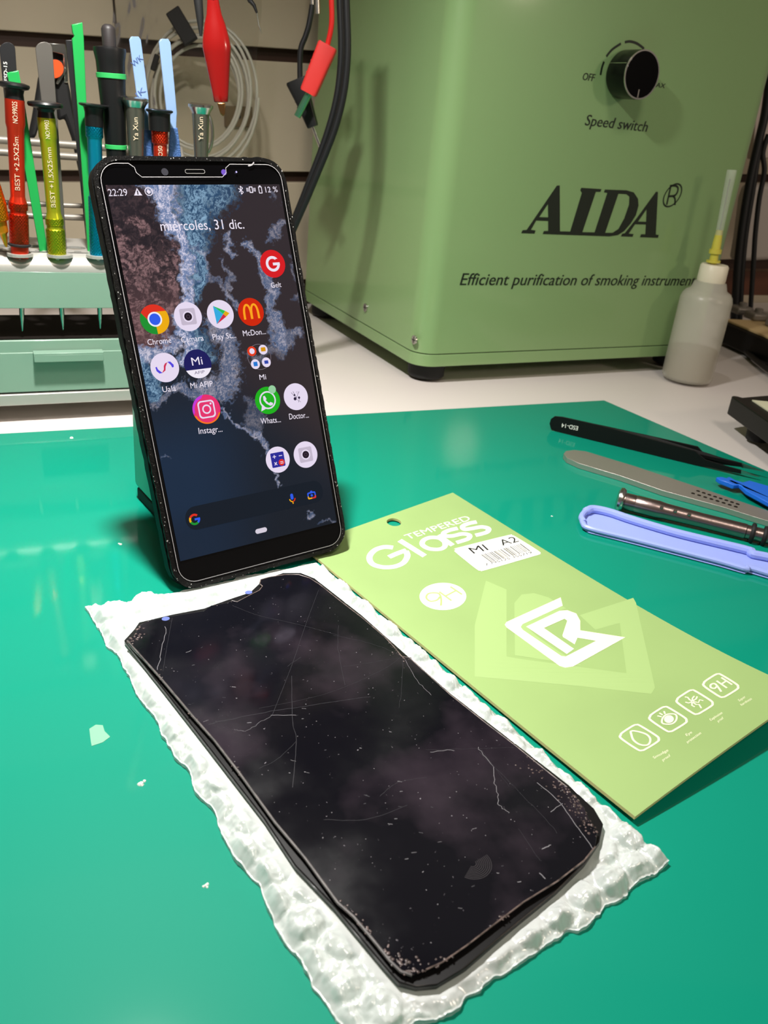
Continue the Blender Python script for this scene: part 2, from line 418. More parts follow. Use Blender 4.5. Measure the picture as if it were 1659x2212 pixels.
me.from_pydata([(x*S, -.0*S, z*S) for x, z in zip(gx.ravel(), gz.ravel())], [],
               [(j*NX+i, j*NX+i+1, (j+1)*NX+i+1, (j+1)*NX+i) for j in range(NY-1) for i in range(NX-1)])
ca = me.color_attributes.new('Col', 'FLOAT_COLOR', 'POINT')
ca.data.foreach_set('color', np.concatenate([col.reshape(-1, 3), np.ones((NX*NY, 1))], 1).astype(np.float32).ravel())
disp = bpy.data.objects.new('display', me); COL.objects.link(disp); disp.parent = ph
me.materials.append(mat('lit_display', (4, 4, 5), .1, vcol=True, es=1.0)); disp['label'] = 'lit display with a rocky surf wallpaper'
wht = emat((236, 226, 244)); txw = emat((240, 232, 246), name='screen_text_white')
def D2(x, z, d=.12): return (x, -d, z)
def scr_text(st, x0, y0, x1, y1, hpx, d=.14, m=txw, off=0.0, name='screen_text'):
    mb = MB(); a = np.array(PF.px(x0, y0)); b = np.array(PF.px(x1, y1)); h_ = np.array(PF.px((x0+x1)/2-2, (y0+y1)/2-hpx))-np.array(PF.px((x0+x1)/2, (y0+y1)/2))
    u = (b-a)/np.linalg.norm(b-a); h_ = np.array([-u[2], 0, u[0]])*np.linalg.norm(h_)
    a[1] = b[1] = -d; text_on(mb, st, a, b, h_, offset=off); return mb.build(name, m, disp)
scr_text('22:29', 235, 424, 276, 423, 15)
scr_text('12 %', 574, 416, 600, 415, 12)
scr_text('miércoles, 31 dic.', 348, 499, 528, 494, 21)
for st, x, y, w_, hh in (('Gelt', 597, 621, 22, 11), ('Chrome', 345, 743, 51, 12), ('Cámara', 416, 738, 48, 12), ('Play St...', 485, 732, 50, 12), ('McDon...', 550, 724, 49, 12),
                     ('Ualá', 366, 846, 29, 12), ('Mi AFIP', 436, 837, 48, 12), ('Mi', 568, 820, 14, 11), ('Whats...', 585, 914, 43, 12), ('Doctor...', 646, 904, 42, 12), ('Instagr...', 455, 935, 51, 13)):
    sl_ = -.10
    scr_text(st, x-w_/2, y-sl_*w_/2*1.0, x+w_/2, y+sl_*w_/2*1.0, hh)
def status_icon(fn):
    mb = MB(); fn(mb); return mb.build('status_icon', txw, disp)
def loc(x, y): return np.array(scr(x, y))
c = loc(297, 415)
status_icon(lambda mb: mb.flat([[(c[0]-1.5, c[1]-1.2), (c[0]+1.5, c[1]-1.2), (c[0], c[1]+1.4)], [(c[0]-.2, c[1]-.9), (c[0]+.2, c[1]-.9), (c[0]+.2, c[1]+.5), (c[0]-.2, c[1]+.5)]], lambda x, z: D2(x, z)))
c3 = loc(321, 414)
def _f1(mb):
    mb.flat([circ(*c3, 1.5), circ(*c3, 1.2)], D2); mb.flat([[(c3[0]-.2, c3[1]+.9), (c3[0]+.8, c3[1]-.2), (c3[0]-.1, c3[1]-.9), (c3[0]-.8, c3[1]-.1)]], D2)
status_icon(_f1)
c4 = loc(520, 411)
status_icon(lambda mb: [mb.ribbon([D2(c4[0]+a*.9, c4[1]+b*.9) for a, b in ((-1, -.8), (1, .8), (0, 1.7), (0, -1.7), (1, -.8), (-1, .8))][i:i+2], .28, (0, -1, 0)) for i in range(5)])
c5 = loc(542, 410)
status_icon(lambda mb: (mb.flat([rrect(c5[0]-.75, c5[0]+.75, c5[1]-1.2, c5[1]+1.2, .2, 2), rrect(c5[0]-.4, c5[0]+.4, c5[1]-.85, c5[1]+.85, .1, 2)], D2),
    [mb.ribbon([D2(c5[0]+s_*k, c5[1]-.7), D2(c5[0]+s_*k, c5[1]+.7)], .3, (0, -1, 0)) for s_ in (-1, 1) for k in (1.2, 1.75)]))
c6 = loc(562, 410)
status_icon(lambda mb: (mb.flat([rrect(c6[0]-.75, c6[0]+.75, c6[1]-1.4, c6[1]+1.2, .2, 2), rrect(c6[0]-.45, c6[0]+.45, c6[1]-1.1, c6[1]+.9, .1, 2)], D2), mb.flat([rrect(c6[0]-.35, c6[0]+.35, c6[1]+1.2, c6[1]+1.6, .05, 2)], D2)))

RED, GRN, YEL, BLU = (222, 50, 34), (32, 144, 50), (236, 172, 18), (50, 92, 232)
def icon(px_, py_, r, layers, label):
    """layers: list of (loops(in units of r, y up), colour)"""
    c = loc(px_, py_); mb = MB(); ms = []
    for i, (loops, colr) in enumerate(layers):
        mb.flat([[(c[0]+q[0]*r, c[1]+q[1]*r) for q in L] for L in loops], lambda x, z, d=.1+.035*i: (x, -d, z), mi=len(ms)); ms.append(emat(colr))
    o = mb.build('app_icon', ms, disp); o['label'] = label; return o
R_ = 5.35; disc = [circ(0, 0, 1, n=48)]
LW = (230, 218, 240)
def sector(a0, a1, r=1): return [[(0, 0)]+circ(0, 0, r, n=20, a0=math.radians(a0), a1=math.radians(a1), end=True)]
def poly(*p): return [list(p)]
icon(589, 570, R_, [(disc, (214, 30, 36)), ([circ(0, 0, .56), circ(0, 0, .36)], (236, 226, 240)), (poly((0, .02), (.6, .02), (.62, .34), (.3, .34)), (214, 30, 36)), (poly((0, .08), (.56, .08), (.56, -.12), (0, -.12)), (236, 226, 240))], 'red round icon with a white letter G')
icon(334, 690, R_, [(sector(-22, 30)+[], YEL), (sector(30, 150), RED), (sector(150, 272), GRN), (sector(-88, 30), YEL), (poly((-.87, .5), (-.25, -.3), (0, 0), (-.4, .3)), RED), (poly((.0, .5), (.87, .5), (.93, .2), (.3, 0)), RED if False else YEL), ([circ(0, 0, .5)], (238, 236, 246)), ([circ(0, 0, .39)], BLU)], 'round icon in red, green and yellow with a blue centre')
def camera_icon(x, y):
    icon(x, y, R_, [(disc, LW), ([rrect(-.56, .56, -.56, .56, .12)], (196, 184, 204)), ([circ(0, 0, .38)], LW), ([circ(0, 0, .28)], (36, 26, 38)), ([circ(0, 0, .14), circ(0, 0, .09)], (70, 56, 70))], 'pale round icon with a grey camera')
camera_icon(406, 684); camera_icon(660, 982)
icon(476, 679, R_, [(disc, LW), (poly((-.45, .62), (-.4, -.66), (.2, 0)), (54, 170, 222)), (poly((-.45, .62), (.2, 0), (.4, .2)), (40, 190, 90)), (poly((-.4, -.66), (.2, 0), (.4, -.2)), (206, 44, 70)), (poly((.4, .2), (.68, .02), (.4, -.2), (.2, 0)), (224, 168, 20))], 'pale round icon with a four-colour play triangle')
def arch(cx, w_, h_, t, n=14):
    o = [(cx+w_*math.cos(math.pi*i/n), -.5+h_*math.sin(math.pi*i/n)**.6) for i in range(n+1)]
    i_ = [(cx+(w_-t)*math.cos(math.pi*i/n), -.5+(h_-t*.9)*math.sin(math.pi*i/n)**.6) for i in range(n+1)]
    return [o+i_[::-1]]
icon(542, 674, R_, [(disc, (206, 40, 12)), (arch(-.28, .36, 1.1, .17), (250, 164, 30)), (arch(.28, .36, 1.1, .17), (250, 164, 30))], 'red round icon with a yellow letter M')
icon(356, 794, R_, [(disc, LW), ([[(-.66, .08), (-.56, .12), (-.5, -.08), (-.3, -.28), (-.22, -.34), (-.45, -.36), (-.62, -.18)]], (84, 70, 220)), ([[(-.24, -.34), (0, -.2), (.06, .05), (.2, .28), (.28, .34), (.06, .28), (-.06, .12), (-.1, -.12), (-.24, -.3)]], (206, 52, 86)), ([[(.24, .36), (.44, .36), (.64, .12), (.62, -.04), (.5, -.06), (.44, .12)]], (84, 70, 220))], 'pale round icon with a purple and red wave')
sgm = lambda z: [circ(0, 0, 1, n=30, a0=math.pi+math.asin(-z), a1=2*math.pi-math.asin(-z), end=True)]
o_ = icon(427, 786, R_, [(disc, (32, 30, 92)), (sgm(-.38), (240, 234, 246))], 'navy round icon with a white lower band')
scr_text('Mi', 415, 790, 438, 787, 17, d=.25); scr_text('AFIP', 420, 809, 442, 806, 6, d=.25, m=emat((110, 100, 130)))
icon(560, 771, R_*.93, [([circ(0, 0, 1), circ(0, 0, .96)], (120, 110, 120)), ([circ(-.55, .5, .38)], (226, 60, 30)), ([circ(.42, .52, .38)], LW), ([circ(-.45, -.52, .38)], LW), ([circ(.5, -.48, .38)], LW), ([circ(-.55, .5, .22)], LW), ([rrect(.22, .62, .38, .7, .05)], (214, 150, 20)), ([rrect(-.62, -.28, -.68, -.34, .05)], (40, 120, 210)), ([rrect(.32, .66, -.6, -.34, .04)], (50, 70, 170))], 'folder icon holding four tiny round icons')
icon(578, 865, R_, [(disc, (34, 176, 32)), ([circ(0, .02, .66), circ(0, .02, .55)], LW), (poly((-.66, -.72), (-.5, -.2), (-.2, -.56)), LW), ([[(-.32, .34), (-.18, .36), (-.08, .12), (-.16, .02), (.06, -.22), (.18, -.14), (.38, -.24), (.34, -.38), (.14, -.42), (-.16, -.22), (-.34, .06)]], LW), ([circ(.5, .74, .3)], (150, 206, 160))], 'green round icon with a white telephone bubble')
icon(639, 857, R_, [(disc, LW), ([circ(-.1, -.14, .12)], (44, 36, 60)), ([circ(.24, -.1, .09)], (44, 36, 60)), ([circ(-.1, .14, .07)], (44, 36, 60))] +
     [(poly((a, b), (a+.03, b), (c_+.03, d_), (c_, d_)), (44, 36, 60)) for a, b, c_, d_ in ((-.36, .36, -.05, -.1), (-.2, .42, 0, -.1), (.3, .36, -.05, -.14), (-.1, -.14, .3, -.44), (.24, -.1, .1, -.45), (.02, .3, .16, .38), (.06, .22, .3, .3))], 'pale round icon with fine dark lines')
ig = icon(446, 884, R_*1.03, [(disc, (232, 48, 110)), ([circ(0, 0, 1, n=24, a0=math.radians(200), a1=math.radians(340), end=True)], (246, 120, 30)), ([circ(0, 0, 1, n=20, a0=math.radians(95), a1=math.radians(195), end=True)], (196, 60, 214)), ([circ(0, -.05, .86)], (228, 54, 110)), ([rrect(-.6, .6, -.6, .6, .26), rrect(-.5, .5, -.5, .5, .2)], LW), ([circ(0, 0, .32), circ(0, 0, .22)], LW), ([circ(.34, .34, .07)], LW)], 'pink and orange round icon with a white camera outline')
icon(600, 993, R_*.97, [(disc, LW), ([rrect(-.56, .56, -.56, .56, .08)], (44, 44, 150)), ([circ(.27, -.25, .25)], RED), (poly((-.4, .24), (-.12, .24), (-.12, .3), (-.4, .3)), LW), (poly((-.29, .13), (-.23, .13), (-.23, .41), (-.29, .41)), LW), (poly((.12, .24), (.4, .24), (.4, .3), (.12, .3)), LW), (poly((-.38, -.36), (-.33, -.4), (-.12, -.18), (-.17, -.14)), LW), (poly((-.17, -.4), (-.12, -.36), (-.33, -.14), (-.38, -.18)), LW), (poly((.14, -.22), (.4, -.22), (.4, -.17), (.14, -.17)), LW), (poly((.14, -.34), (.4, -.34), (.4, -.29), (.14, -.29)), LW)], 'pale round icon with a blue calculator')
def ringseg(a0, a1, ro=1, ri=.62, n=14):
    return [circ(0, 0, ro, n=n, a0=math.radians(a0), a1=math.radians(a1), end=True)+circ(0, 0, ri, n=n, a0=math.radians(a1), a1=math.radians(a0), end=True)]
icon(420, 1122, 2.15, [(ringseg(45, 150), RED), (ringseg(150, 205), YEL), (ringseg(205, 310), GRN), (ringseg(310, 360), BLU), (poly((0, .18), (1, .18), (1, -.2), (0, -.2)), BLU)], 'small four-colour letter G')
icon(631, 1077, 2.0, [([rrect(-.32, .32, -.2, 1, .3)], BLU), (ringseg(180, 270, .7, .48), YEL), (ringseg(270, 360, .7, .48), RED), (poly((-.12, -.7), (.12, -.7), (.12, -1.05), (-.12, -1.05)), YEL)], 'small microphone mark')
icon(673, 1070, 2.0, [([rrect(-.95, .95, -.7, .7, .3), rrect(-.68, .68, -.42, .42, .2)], BLU), (poly((-.95, -.1), (-.68, -.1), (-.68, -.42), (0, -.42), (0, -.7), (-.8, -.7), (-.95, -.5)), YEL), (poly((.95, -.1), (.68, -.1), (.68, -.42), (0, -.42), (0, -.7), (.8, -.7), (.95, -.5)), RED), ([circ(0, 0, .26)], BLU), (poly((-.3, .7), (.3, .7), (.2, .95), (-.2, .95)), BLU)], 'small camera outline mark')
pc = loc(564, 1146)
MB().flat([rrect(pc[0]-2.5, pc[0]+2.5, pc[1]-.95, pc[1]+.95, .94)], D2).build('home_pill', emat((214, 206, 220)), disp)
sb0 = loc(400, 1125); sb1 = loc(695, 1072)
MB().flat([rrect(-29, 30, sb0[1]-4.3, sb0[1]+4.6, 4.2)], lambda x, z: (x, -.06, z)).build('search_bar', emat((28, 34, 44), .9), disp)

# tempered glass protector: thin bright edge line with notch, speaker, sensors
gl = mat('protector_edge', (150, 148, 150), .3, spec=.6)
outl = [(-24.5, 143.4), (-22.6, 142.0), (-22.3, 140.2), (-20.6, 138.7), (10.4, 138.7), (12.2, 140.2), (12.4, 142.0), (14.3, 143.4)]
right = [(28, 143.4)]+[(35.2-6+6*math.cos(t), 137.4+6*math.sin(t)) for t in np.linspace(math.pi/2, 0, 8)]+[(35.2, 60), (35.2, 0)] + \
        [(35.2-6.5+6.5*math.cos(t), -2.3+6.5*math.sin(t)) for t in np.linspace(0, -math.pi/2, 8)]+[(0, -8.8)] + \
        [(-35.4+6.5+6.5*math.cos(t), -2.3+6.5*math.sin(t)) for t in np.linspace(-math.pi/2, -math.pi, 8)]+[(-35.4, 60)] + \
        [(-35.4+6.5+6.5*math.cos(t), 136.9+6.5*math.sin(t)) for t in np.linspace(math.pi, math.pi/2, 8)]+[(-26, 143.4)]
loop = outl+right
lp = [(x, -.25, z) for x, z in loop]+[(loop[0][0], -.25, loop[0][1])]
MB().ribbon(lp, .26, (0, -1, 0)).build('screen_protector', gl, ph)
MB().flat([rrect(-3.9, 4.0, 140.0, 141.6, .75), rrect(-3.7, 3.8, 140.2, 141.4, .6)], lambda x, z: (x, .1, z)).build('earpiece', mat('earpiece_grey', (120, 118, 116), .4), ph)
MB().flat([circ(-11.6, 140.6, 1.3)], lambda x, z: (x, .1, z)).build('front_camera', mat('camera_lens', (50, 50, 56), .1, coat=1), ph)
q = PF.px(484, 372); MB().flat([circ(q[0], q[2], 1.1)], lambda x, z: (x, .1, z)).build('proximity_sensor', mat('sensor_violet', (70, 50, 120), .2, emit=(90, 70, 160), es=.5), ph)
q = PF.px(510, 372); MB().flat([circ(q[0], q[2], .35)], lambda x, z: (x, -.3, z)).build('indicator_light', emat((200, 190, 255), 1.2), ph)
q0, q1 = PF.px(535, 359), PF.px(548, 351); MB().ribbon(smoothpath([(q0[0], -.35, q0[2]), (q0[0]+1.6, -.4, q0[2]+.4), (q1[0], -.35, q1[2])], 5), [.1]+[.5]*9+[.15], (0, -1, 0)).build('glass_chip', gl, ph)
MB().box(38.1, 38.7, 3.5, 5.5, 78, 88).build('power_button', black, ph, bevel=.2)

# ================================================================== metal block the phone leans on
gb_m = mat('green_enamel_block', (70, 168, 138), .35, coat=.3)
pn = onz(343, 1130, 0); pf = onz(293, 1075, 0)
dv = (pf-pn)[:2]; dv = dv/np.linalg.norm(dv)
BX = Frame(pn, (dv[1], -dv[0], 0), (dv[0], dv[1], 0), (0, 0, 1))       # X to the right, Y away
Ld = np.linalg.norm(pf-pn)
blk = thing('metal_block', BX, 'green enamelled metal block with black rubber foot behind the upright phone', 'stand')
MB().box(0, 52, -.5, Ld+2, 5.2, 84).build('block_body', gb_m, blk, bevel=3, seg=4)
MB().box(.8, 51, .5, Ld, .05, 5.2).build('rubber_foot', rubber, blk, bevel=.5)

# ================================================================== BUBBLE WRAP
TLw, TRw, BRw, BLw = onz(190, 1322), onz(681, 1216), onz(1447, 1872), onz(785, 2308)
Mx, My = 260, 480
WR = Frame(TLw, (TRw-TLw), np.cross([0, 0, 1], TRw-TLw), (0, 0, 1))
PZ = 6.2                                                            # glass face height of the broken display
FR_px = [(268, 1384), (290, 1360), (300, 1345), (372, 1328), (440, 1315), (492, 1296), (540, 1280), (566, 1255), (612, 1238), (650, 1238), (680, 1250), (782, 1330), (872, 1410), (975, 1500), (1115, 1608),
         (1228, 1696), (1284, 1748), (1303, 1780), (1296, 1818), (1262, 1868), (1204, 1925), (1100, 2010), (1008, 2090), (943, 2129), (900, 2133), (861, 2123), (827, 2085), (722, 1959), (637, 1870), (570, 1769), (439, 1600), (345, 1480)]
fr_w = [onz(x, y, PZ-1.6) for x, y in FR_px]
def inside(P, poly_):
    n = len(poly_); r = np.zeros(P.shape[0], bool); x, y = P[:, 0], P[:, 1]
    for i in range(n):
        x0, y0 = poly_[i][:2]; x1, y1 = poly_[i-1][:2]
        c_ = ((y0 > y) != (y1 > y)) & (x < (x1-x0)*(y-y0)/(y1-y0+1e-12)+x0); r ^= c_
    return r
def pdist(P, poly_):
    b = np.full(P.shape[0], 9e9)
    for i in range(len(poly_)):
        a = np.array(poly_[i-1][:2]); d = np.array(poly_[i][:2])-a; t = np.clip(((P-a)@d)/(d@d), 0, 1); b = np.minimum(b, np.hypot(*(P-a-t[:, None]*d).T))
    return b
uu, vv = np.meshgrid(np.linspace(0, 1, Mx), np.linspace(0, 1, My))
ju = (fbm(vv*22, vv*0+3, 101, 4)-.5)*.035; jv = (fbm(uu*14, uu*0+7, 111, 4)-.5)*.025
edge_u = (np.abs(uu-.5)*2)**6*np.sign(uu-.5); edge_v = (np.abs(vv-.5)*2)**8*np.sign(vv-.5)
U = uu+ju*edge_u*np.where(uu < .5, 1, .15)*1.0; V = vv+jv*edge_v
P3 = (TLw*(1-U)[..., None]+TRw*U[..., None])*(1-V)[..., None]+(BLw*(1-U)[..., None]+BRw*U[..., None])*V[..., None]
Pf = P3.reshape(-1, 3)[:, :2]
ins = inside(Pf, fr_w); dd = pdist(Pf, fr_w); dd = np.where(ins, 0, dd)
L2 = (Pf-TLw[:2])@WR.R[:2, :2]
wob = 1.2*(fbm(L2[:, 0]/9+50, L2[:, 1]/9+50, 121)-.5)
bx, by = L2[:, 0]+wob, L2[:, 1]+wob; sp = 9.6
def hexd(ox):
    ry = sp*.866*2; X_ = (bx-ox[0])/sp; Y_ = (by-ox[1])/ry
    return np.hypot((X_-np.round(X_))*sp, (Y_-np.round(Y_))*ry)
hd = np.minimum(hexd((0, 0)), hexd((sp/2, sp*.866)))
lump = fbm(L2[:, 0]/8+9, L2[:, 1]/8+9, 131, 3)
dome = np.sqrt(np.clip(1-(hd/4.3)**2, 0, 1))*(1.7+1.6*lump)
crumple = fbm(L2[:, 0]/5+9, L2[:, 1]/5+9, 141, 4, True)*2.4+fbm(L2[:, 0]/1.6+9, L2[:, 1]/1.6+9, 151, 3, True)*.8
topz = .7+dome*.85+crumple*1.0
press = sst(dd, 0, 5.0); topz = np.minimum(topz, 3.2+3.4*press+.2*lump) if False else np.where(press < 1, (PZ-3.35)*(1-press)+np.minimum(topz, 99)*press, topz)
topz = np.where(dd < .3, np.minimum(topz, PZ-3.3), topz)
eg = np.minimum(np.minimum(uu, 1-uu)*90, np.minimum(vv, 1-vv)*170).ravel()
topz = .25+(topz-.25)*np.clip(.25+eg/3.0, 0, 1)
# stay below the phone's lower edge and beside the card
phb = [PF.w((-42, -3, -15)), PF.w((41, -3, -15)), PF.w((41, 14, -12)), PF.w((-42, 14, -12))]
dph = np.where(inside(Pf, phb), 0, pdist(Pf, phb)); topz = np.where(dph < 5, np.minimum(topz, .5+dph*.7), topz)
cdl = [onz(690, 1210, .6), onz(1372, 1764, .6), onz(1700, 1500, .6), onz(960, 1060, .6)]
dcd = np.where(inside(Pf, cdl), 0, pdist(Pf, cdl)); topz = np.where(dcd < 1.5, np.minimum(topz, .42+dcd*1.6), topz)
n_ = Mx*My
loc3 = np.concatenate([L2, topz[:, None]], 1)
mb = MB(); mb.v = [tuple(p) for p in loc3]
# bottom layer is a coarse flat sheet joined round the border
bord = [i for i in range(Mx)]+[j*Mx+Mx-1 for j in range(1, My)]+[(My-1)*Mx+i for i in range(Mx-2, -1, -1)]+[j*Mx for j in range(My-2, 0, -1)]
mb.f = [(j*Mx+i, (j+1)*Mx+i, (j+1)*Mx+i+1, j*Mx+i+1) for j in range(My-1) for i in range(Mx-1)]
k0 = len(mb.v); mb.v += [(loc3[i, 0], loc3[i, 1], .08) for i in bord]
nb = len(bord); mb.f += [(k0+i, k0+(i+1) % nb, bord[(i+1) % nb], bord[i]) for i in range(nb)]
mb.m = [0]*len(mb.f)
wm = bpy.data.materials.new('bubble_film'); wm.use_nodes = True; nt = wm.node_tree; nt.nodes.clear()
ou = nt.nodes.new('ShaderNodeOutputMaterial'); tr = nt.nodes.new('ShaderNodeBsdfTransparent'); pr = nt.nodes.new('ShaderNodeBsdfPrincipled'); mx = nt.nodes.new('ShaderNodeMixShader')
tl = nt.nodes.new('ShaderNodeBsdfTranslucent'); tl.inputs[0].default_value = lin((235, 240, 238)); ad = nt.nodes.new('ShaderNodeMixShader'); ad.inputs[0].default_value = .25
pr.inputs['Base Color'].default_value = lin((250, 252, 250)); pr.inputs['Roughness'].default_value = .26; pr.inputs['Specular IOR Level'].default_value = 1.0; pr.inputs['IOR'].default_value = 1.6
pr.inputs['Coat Weight'].default_value = 1; pr.inputs['Coat Roughness'].default_value = .1
lw = nt.nodes.new('ShaderNodeLayerWeight'); lw.inputs[0].default_value = .45
mr = nt.nodes.new('ShaderNodeMapRange'); mr.inputs['To Min'].default_value = .72; mr.inputs['To Max'].default_value = 1.0
nt.links.new(lw.outputs['Facing'], mr.inputs['Value']); nt.links.new(mr.outputs[0], mx.inputs[0]); nt.links.new(tr.outputs[0], mx.inputs[1])
nt.links.new(pr.outputs[0], ad.inputs[1]); nt.links.new(tl.outputs[0], ad.inputs[2]); nt.links.new(ad.outputs[0], mx.inputs[2]); nt.links.new(mx.outputs[0], ou.inputs[0])
wrap = mb.build('bubble_wrap', wm, smooth=True, angle=180); wrap.matrix_world = WR.mat()
tag(wrap, 'crumpled clear bubble wrap sheet under the cracked display', 'bubble wrap')

# ================================================================== BROKEN DISPLAY
GL_px = [(275, 1384), (292, 1372), (300, 1352), (318, 1342), (372, 1331), (440, 1320), (456, 1308), (490, 1303), (500, 1297), (512, 1300), (540, 1285), (560, 1275), (567, 1266), (561, 1260), (563, 1252), (580, 1247), (615, 1241), (645, 1241),
         (668, 1248), (690, 1262), (735, 1298), (782, 1334), (830, 1375), (850, 1396), (868, 1418), (884, 1420), (930, 1462), (972, 1500), (1050, 1562), (1113, 1610), (1171, 1657), (1225, 1700), (1262, 1745), (1275, 1775), (1290, 1800), (1286, 1828),
         (1262, 1858), (1204, 1903), (1131, 1948), (1073, 1992), (1008, 2042), (954, 2079), (920, 2094), (890, 2106), (866, 2098), (844, 2077), (806, 2030), (764, 1980), (730, 1950), (659, 1853), (595, 1777), (519, 1672), (464, 1600), (415, 1545), (350, 1468), (300, 1412)]
BD = Frame(onz(780, 1650, 0), (TRw-TLw), np.cross([0, 0, 1], TRw-TLw), (0, 0, 1))
bd = thing('cracked_display', BD, 'black cracked phone display lying flat on the bubble wrap', 'phone screen')
scr_m = bpy.data.materials.new('smudged_black_glass'); scr_m.use_nodes = True; nt = scr_m.node_tree; b = nt.nodes['Principled BSDF']
tcs = nt.nodes.new('ShaderNodeTexCoord')
def nz(scale, detail, lo, hi, off):
    mp = nt.nodes.new('ShaderNodeMapping'); mp.inputs['Location'].default_value = off; n = nt.nodes.new('ShaderNodeTexNoise'); n.inputs['Scale'].default_value = scale; n.inputs['Detail'].default_value = detail
    r = nt.nodes.new('ShaderNodeMapRange'); r.inputs['From Min'].default_value = lo; r.inputs['From Max'].default_value = hi
    nt.links.new(tcs.outputs['Object'], mp.inputs[0]); nt.links.new(mp.outputs[0], n.inputs['Vector']); nt.links.new(n.outputs['Fac'], r.inputs['Value']); return r.outputs[0]
sm = nz(26, 5, .5, .78, (0, 0, 0)); sp_ = nz(900, 2, .74, .80, (3, 1, 0)); cr = nt.nodes.new('ShaderNodeMix'); cr.data_type = 'RGBA'
cr.inputs['A'].default_value = lin((13, 13, 18)); cr.inputs['B'].default_value = lin((54, 46, 54)); nt.links.new(sm, cr.inputs['Factor'])
cr2 = nt.nodes.new('ShaderNodeMix'); cr2.data_type = 'RGBA'; cr2.inputs['B'].default_value = lin((120, 116, 122)); nt.links.new(cr.outputs['Result'], cr2.inputs['A']); nt.links.new(sp_, cr2.inputs['Factor'])
nt.links.new(cr2.outputs['Result'], b.inputs['Base Color']); b.inputs['Roughness'].default_value = .12; b.inputs['Specular IOR Level'].default_value = .35
rr_ = nz(40, 4, .4, .7, (5, 5, 5)); mrr = nt.nodes.new('ShaderNodeMapRange'); mrr.inputs['To Min'].default_value = .08; mrr.inputs['To Max'].default_value = .3; nt.links.new(rr_, mrr.inputs['Value']); nt.links.new(mrr.outputs[0], b.inputs['Roughness'])
fr2 = [tuple(BD.l(p)[:2]) for p in fr_w]
MB().prism(fr2, PZ-3.0, PZ-1.4, 'z').build('frame', mat('display_frame', (14, 13, 14), .35), bd, bevel=.3)
def BP(x, y): return tuple(BD.l(onz(x, y, PZ))[:2])
gl2 = [BP(*q) for q in GL_px]
MB().prism(gl2, PZ-1.4, PZ, 'z').build('glass', scr_m, bd, bevel=.18)
edge_m = mat('worn_edge', (118, 102, 96), .4, noise=.7, nscale=500)
ep = [BP(*q)+(PZ-.1,) for q in GL_px]
def seg(a, b): return [ep[i % len(ep)] for i in range(a, b+1)]
mb = MB(); mb.tube(seg(12, 31), .22, 6); mb.tube(seg(8, 12), .2, 6)
mb.tube(seg(35, 42), .2, 6); mb.build('worn_edge', edge_m, bd, smooth=True)
mb = MB(); mb.tube(seg(43, 55)+[ep[0]], .38, 6); mb.build('adhesive_strip', mat('grey_adhesive', (92, 86, 84), .5, noise=.4, nscale=300), bd, smooth=True)
# glue residue beads along edges
def blob(mb, p, r, mi=0, sq=.6, n=6):
    vs = [(p[0], p[1], p[2]+r*sq)]; fs = []
    for a in (.5, 1.0):
        for k in range(n):
            t = 2*math.pi*k/n; rr = r*math.sin(a*1.4)*(.8+.4*random.random()); vs.append((p[0]+rr*math.cos(t), p[1]+rr*math.sin(t), p[2]+r*sq*math.cos(a*1.5)))
    fs += [(0, 1+k, 1+(k+1) % n) for k in range(n)]+[(1+k, 1+n+k, 1+n+(k+1) % n, 1+(k+1) % n) for k in range(n)]
    mb.add(vs, fs, mi)
mb = MB()
for (x0, y0, x1, y1, cnt, w_, r) in ((1130, 1640, 1290, 1770, 110, 9, .55), (1215, 1700, 1300, 1800, 150, 14, .7), (845, 1395, 885, 1425, 60, 9, .5), (835, 2050, 900, 2105, 60, 9, .7), (450, 1305, 500, 1296, 30, 4, .45),
                                (278, 1385, 312, 1352, 50, 7, .7), (740, 1950, 800, 2020, 45, 5, .6), (500, 1655, 520, 1672, 14, 4, .5), (405, 1540, 425, 1555, 14, 4, .6), (348, 1450, 352, 1465, 10, 3, .6), (1075, 1985, 1100, 1975, 20, 4, .5), (900, 2100, 990, 2060, 30, 7, .5)):
    for i in range(cnt):
        t = random.random(); x = x0+(x1-x0)*t+random.gauss(0, w_); y = y0+(y1-y0)*t+random.gauss(0, w_); 
        if inside(np.array([BP(x, y)]), gl2)[0] or pdist(np.array([BP(x, y)]), gl2)[0] < .5: blob(mb, BP(x, y)+(PZ-.12,), r*random.uniform(.2, .75))
o = mb.build('glue_residue', mat('glue_residue', (108, 92, 88), .3, noise=.7, nscale=400), bd, smooth=True); o['kind'] = 'stuff'
# scratches / cracks
scr_l = mat('scratch_white', (120, 118, 122), .4); scr_d = mat('scratch_dim', (50, 49, 54), .4)
mb = MB()
def scratch(pts, w_, mi, jitter=1.0):
    P = smoothpath([(x, y) for x, y in pts], 6); P = [(x+random.gauss(0, jitter*.5), y+random.gauss(0, jitter*.5)) for x, y in P]
    mb.ribbon([BP(x, y)+(PZ+.03,) for x, y in P], w_*.5, (0, 0, 1), mi)
scratch([(688, 1275), (660, 1350), (633, 1430), (600, 1515), (588, 1545)], .14, 1, .1)
scratch([(588, 1545), (560, 1562), (530, 1578), (505, 1575)], .14, 0, 2)
scratch([(372, 1335), (360, 1400), (352, 1450)], .12, 1, .1); scratch([(358, 1355), (350, 1400), (340, 1445)], .3, 0, 2.5)
scratch([(502, 1308), (560, 1330), (640, 1348), (735, 1373)], .18, 1, .4)
scratch([(450, 1565), (540, 1545), (640, 1528), (800, 1505)], .22, 1, 1); scratch([(585, 1545), (640, 1545)], .3, 0, .5)
scratch([(870, 1420), (830, 1400), (780, 1385), (720, 1372)], .16, 1, 1); scratch([(870, 1420), (810, 1430), (740, 1440)], .14, 1, 1)
